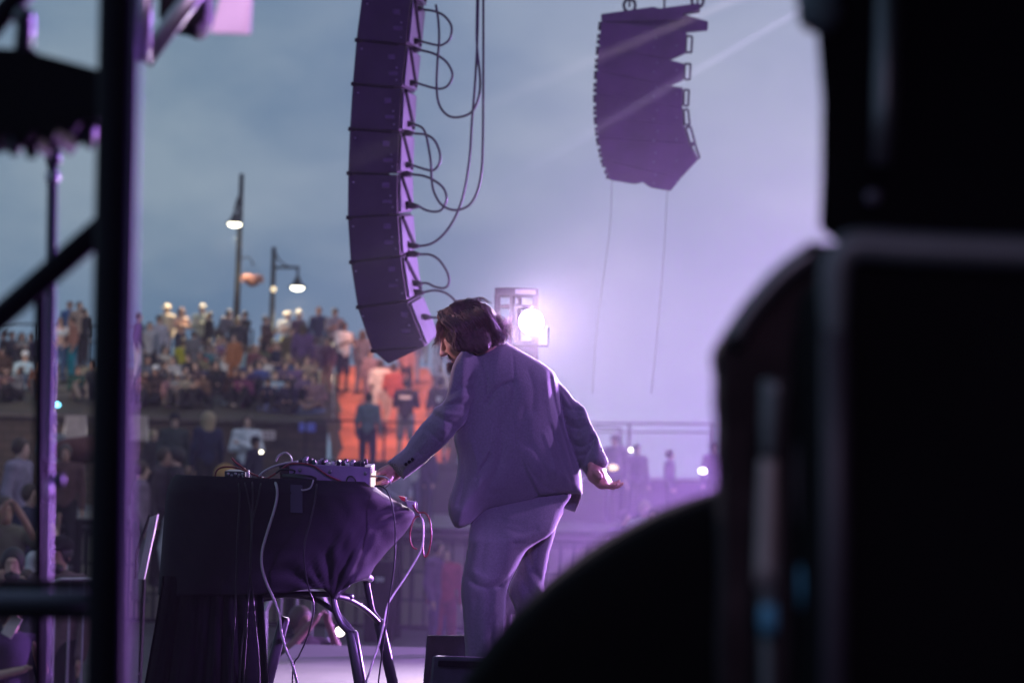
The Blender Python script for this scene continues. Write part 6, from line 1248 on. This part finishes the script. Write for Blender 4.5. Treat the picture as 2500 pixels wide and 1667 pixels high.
X_ = [(360, 868, 'slate', (0.10, 0.12, 0.17), 'above the brick red top'), (345, 940, 'cocoa', (0.09, 0.05, 0.035), 'below the brick red top'), (410, 925, 'faded pink', (0.30, 0.15, 0.16), 'below the brown top'), (435, 930, 'ash grey', (0.20, 0.20, 0.21), 'below the off-white top'), (458, 925, 'oatmeal', (0.32, 0.27, 0.20), 'left of the bare knees'), (500, 925, 'nut brown', (0.12, 0.07, 0.05), 'between the bare knees and the logo shirt'),
 (462, 862, 'coal black', (0.015, 0.015, 0.018), 'right of the off-white top'), (490, 858, 'khaki', (0.16, 0.14, 0.08), 'left of the teal top'), (520, 842, 'pewter', (0.15, 0.15, 0.17), 'right of the teal top'), (556, 838, 'wine', (0.12, 0.03, 0.05), 'left of the rust orange robe'), (548, 800, 'steel blue', (0.10, 0.14, 0.20), 'right of the blue headband'), (592, 812, 'sand', (0.34, 0.27, 0.18), 'above the aqua jacket'),
 (596, 900, 'mulberry', (0.14, 0.04, 0.10), 'right of the red-faced figure'), (650, 868, 'chalk', (0.46, 0.44, 0.44), 'right of the cobalt top'), (655, 925, 'ink', (0.02, 0.02, 0.05), 'below the pale blue hoodie, to its left'), (690, 880, 'plum grey', (0.12, 0.08, 0.14), 'right of the pale blue hoodie'), (706, 868, 'denim', (0.08, 0.12, 0.22), 'below the navy vest'), (728, 880, 'dusk violet', (0.12, 0.07, 0.17), 'below the dusty pink top'),
 (750, 868, 'biscuit', (0.33, 0.24, 0.17), 'left of the striding tan trousers'), (668, 828, 'cherry', (0.28, 0.04, 0.06), 'left of the navy vest'), (648, 838, 'moss', (0.07, 0.09, 0.04), 'behind the cobalt top'), (745, 830, 'heather', (0.18, 0.14, 0.24), 'behind the dusty pink top'), (380, 850, 'graphite', (0.05, 0.05, 0.06), 'under the black-capped standing one'), (402, 845, 'bone', (0.42, 0.38, 0.32), 'left of the mustard top'),
 (10, 850, 'umber', (0.08, 0.045, 0.03), 'above the maroon sitter'), (48, 925, 'lead grey', (0.12, 0.12, 0.14), 'below the lounging white cap'), (100, 880, 'russet', (0.16, 0.06, 0.03), 'right of the lounging white cap'), (190, 900, 'bottle green', (0.02, 0.07, 0.05), 'right of the jeans and crop top'), (55, 765, 'stone', (0.26, 0.24, 0.22), 'high on the bank at far left'), (12, 740, 'black brown', (0.03, 0.02, 0.02), 'at the top left corner of the bank')]
gx = random.Random(9)
for px, py, cn, col_, rel in X_:
    C_.append((px, py, (57.6, 74), gx.choice(('sit', 'sitfwd', 'sit')), gx.uniform(-70, 70), col_, gx.choice((DK, (0.08, 0.08, 0.12), (0.05, 0.04, 0.04), (0.16, 0.13, 0.12))), 'seated person in %s, %s' % (cn, rel), dict(hair=gx.choice(('short', 'long', 'short', 'cap', 'bun')), hc=gx.choice(('br', 'bk', 'bl', 'br')), skin=gx.choice('llm'), hat=gx.choice(((0.5, 0.5, 0.5), (0.05, 0.05, 0.1), (0.4, 0.1, 0.1))), sleeves=gx.choice(('long', 'short')))))
for px, py, zone, pose, yaw, top, bot, lab, kw_ in C_: person(px, py, zone, pose, yaw, top, bot, lab, **kw_)

# marks on shirts, and things people hold
def held(px, py, d, kind, label):
    c = P(px, py, d)
    if kind == 'phone':
        t = thing('phone', label, 'phone', c); m = MB(); m.box(c, (0.038, 0.005, 0.075), Matrix.Rotation(0.5, 3, 'Y')); m.build('casing', mat('pale_phone', (0.6, 0.55, 0.5), 0.4), t, bevel=0.004)
held(29, 1527, 15.7, 'phone', 'pale phone held above the bottom left barrier')
def shirt_print(lab, w_, h_, z, col, back=False):
    t = [o for o in COL.objects if o.get('label', '').startswith(lab)][0]; me_y = 0.135 if back else -0.145
    m = MB(); m.box((0, me_y, z), (w_, 0.006, h_)); o = m.build('shirt_print', mat('shirt_print', col, 0.7, var=0.1), base=(0, 0, 0), bevel=0.004); o.parent = t
shirt_print('person in a black T-shirt with a white chest', 0.12, 0.035, 1.33, (0.6, 0.62, 0.7), True)
shirt_print('person in a black T-shirt with a pale patch', 0.05, 0.05, 1.28, (0.7, 0.72, 0.7), True)
shirt_print('long-haired person in a black shirt', 0.09, 0.022, 0.50, (0.5, 0.38, 0.05))

# loose things on the bank and by the table
def bag(px, py, d, r, col, label, name='bag', cat='bag', z=None):
    c = P(px, py, d); S = SDF((c.x-r*2.2, d-r*1.6, c.z-r*1.5), (c.x+r*2.2, d+r*1.6, c.z+r*1.5), r*0.14); S.ell(c, (r*1.5, r, r*0.7), 0.02); S.ell(c+Vector((r*0.5, 0, r*0.3)), (r*0.7, r*0.6, r*0.5), 0.05)
    V, F = S.mesh(); o = bake(name, V, F, cloth(col), None, True, (c.x, d, c.z-r*0.7)); props(o, label, cat)
bag(571, 989, 58.0, 0.20, (0.62, 0.58, 0.56), 'crumpled white bag on the front of the grass bank')
bag(390, 978, 58.2, 0.15, (0.5, 0.5, 0.62), 'small white bag below the capped sitters')
bag(612, 944, 60.5, 0.18, (0.5, 0.03, 0.28), 'magenta bag on the grass right of the logo shirt')
bag(625, 943, 60.4, 0.12, (0.5, 0.06, 0.10), 'small red bag beside the magenta one')
bag(490, 882, 66.0, 0.14, (0.45, 0.03, 0.05), 'small red bag high on the bank')
bag(668, 999, 57.6, 0.26, (0.10, 0.12, 0.26), 'flat blue-grey blanket on the wall edge', 'blanket', 'blanket')
bag(755, 1003, 57.4, 0.26, (0.12, 0.16, 0.30), 'flat slate-blue blanket on the wall edge near the steps', 'blanket', 'blanket')
bag(195, 1100, 37, 0.30, (0.10, 0.035, 0.03), 'reddish brown shrub by the warm light at left', 'shrub', 'shrub')
# white board leaning left of the table and tan bins behind the fence
t = thing('display_board', 'tall narrow white board leaning left of the draped table', 'board', P(345, 1410, 12.5))
m = MB(); m.prism([P(366, 1262, 12.5), P(386, 1255, 12.5), P(352, 1414, 12.5), P(336, 1412, 12.5)], (0.0, 0.03, 0)); m.build('panel', mat('off_white_board', (0.5, 0.46, 0.46), 0.6), t, bevel=0.003)
m = MB(); m.tube([P(330, 1412, 12.55), P(333, 1350, 12.55), P(366, 1256, 12.55)], 0.008, 6); m.tube([P(352, 1414, 12.5), Vector((P(352, 1414, 12.5).x-0.02, 12.52, GZ))], 0.012, 6); m.build('stand', M_black, t)
t = thing('trunk', 'black trunk behind the dark fence, right of the table legs', 'trunk', (P(926, 1470, 33).x, 33, GZ))
m = MB(); m.box((P(926, 1470, 33).x, 33.2, GZ+0.55), (0.20, 0.3, 0.55)); m.build('body', M_black, t, bevel=0.02)
m = MB(); m.box((P(926, 1470, 33).x, 32.88, GZ+0.85), (0.06, 0.02, 0.03)); m.build('latch', M_steel, t, bevel=0.01)

# stage roof and side masking, out of frame above and behind the camera: they keep the wings dark
R_ = props(MB().box((4.3, 3.6, 6.4), (5.9, 9.9, 0.12)).build('stage_roof', M_soft), kind='structure')
props(MB().box((9.6, 3.0, 2.5), (0.06, 9.0, 3.9)).build('masking_drape_side', M_soft), kind='structure')
props(MB().box((3.6, -6.2, 2.5), (6.2, 0.06, 3.9)).build('masking_drape_back', M_soft), kind='structure')
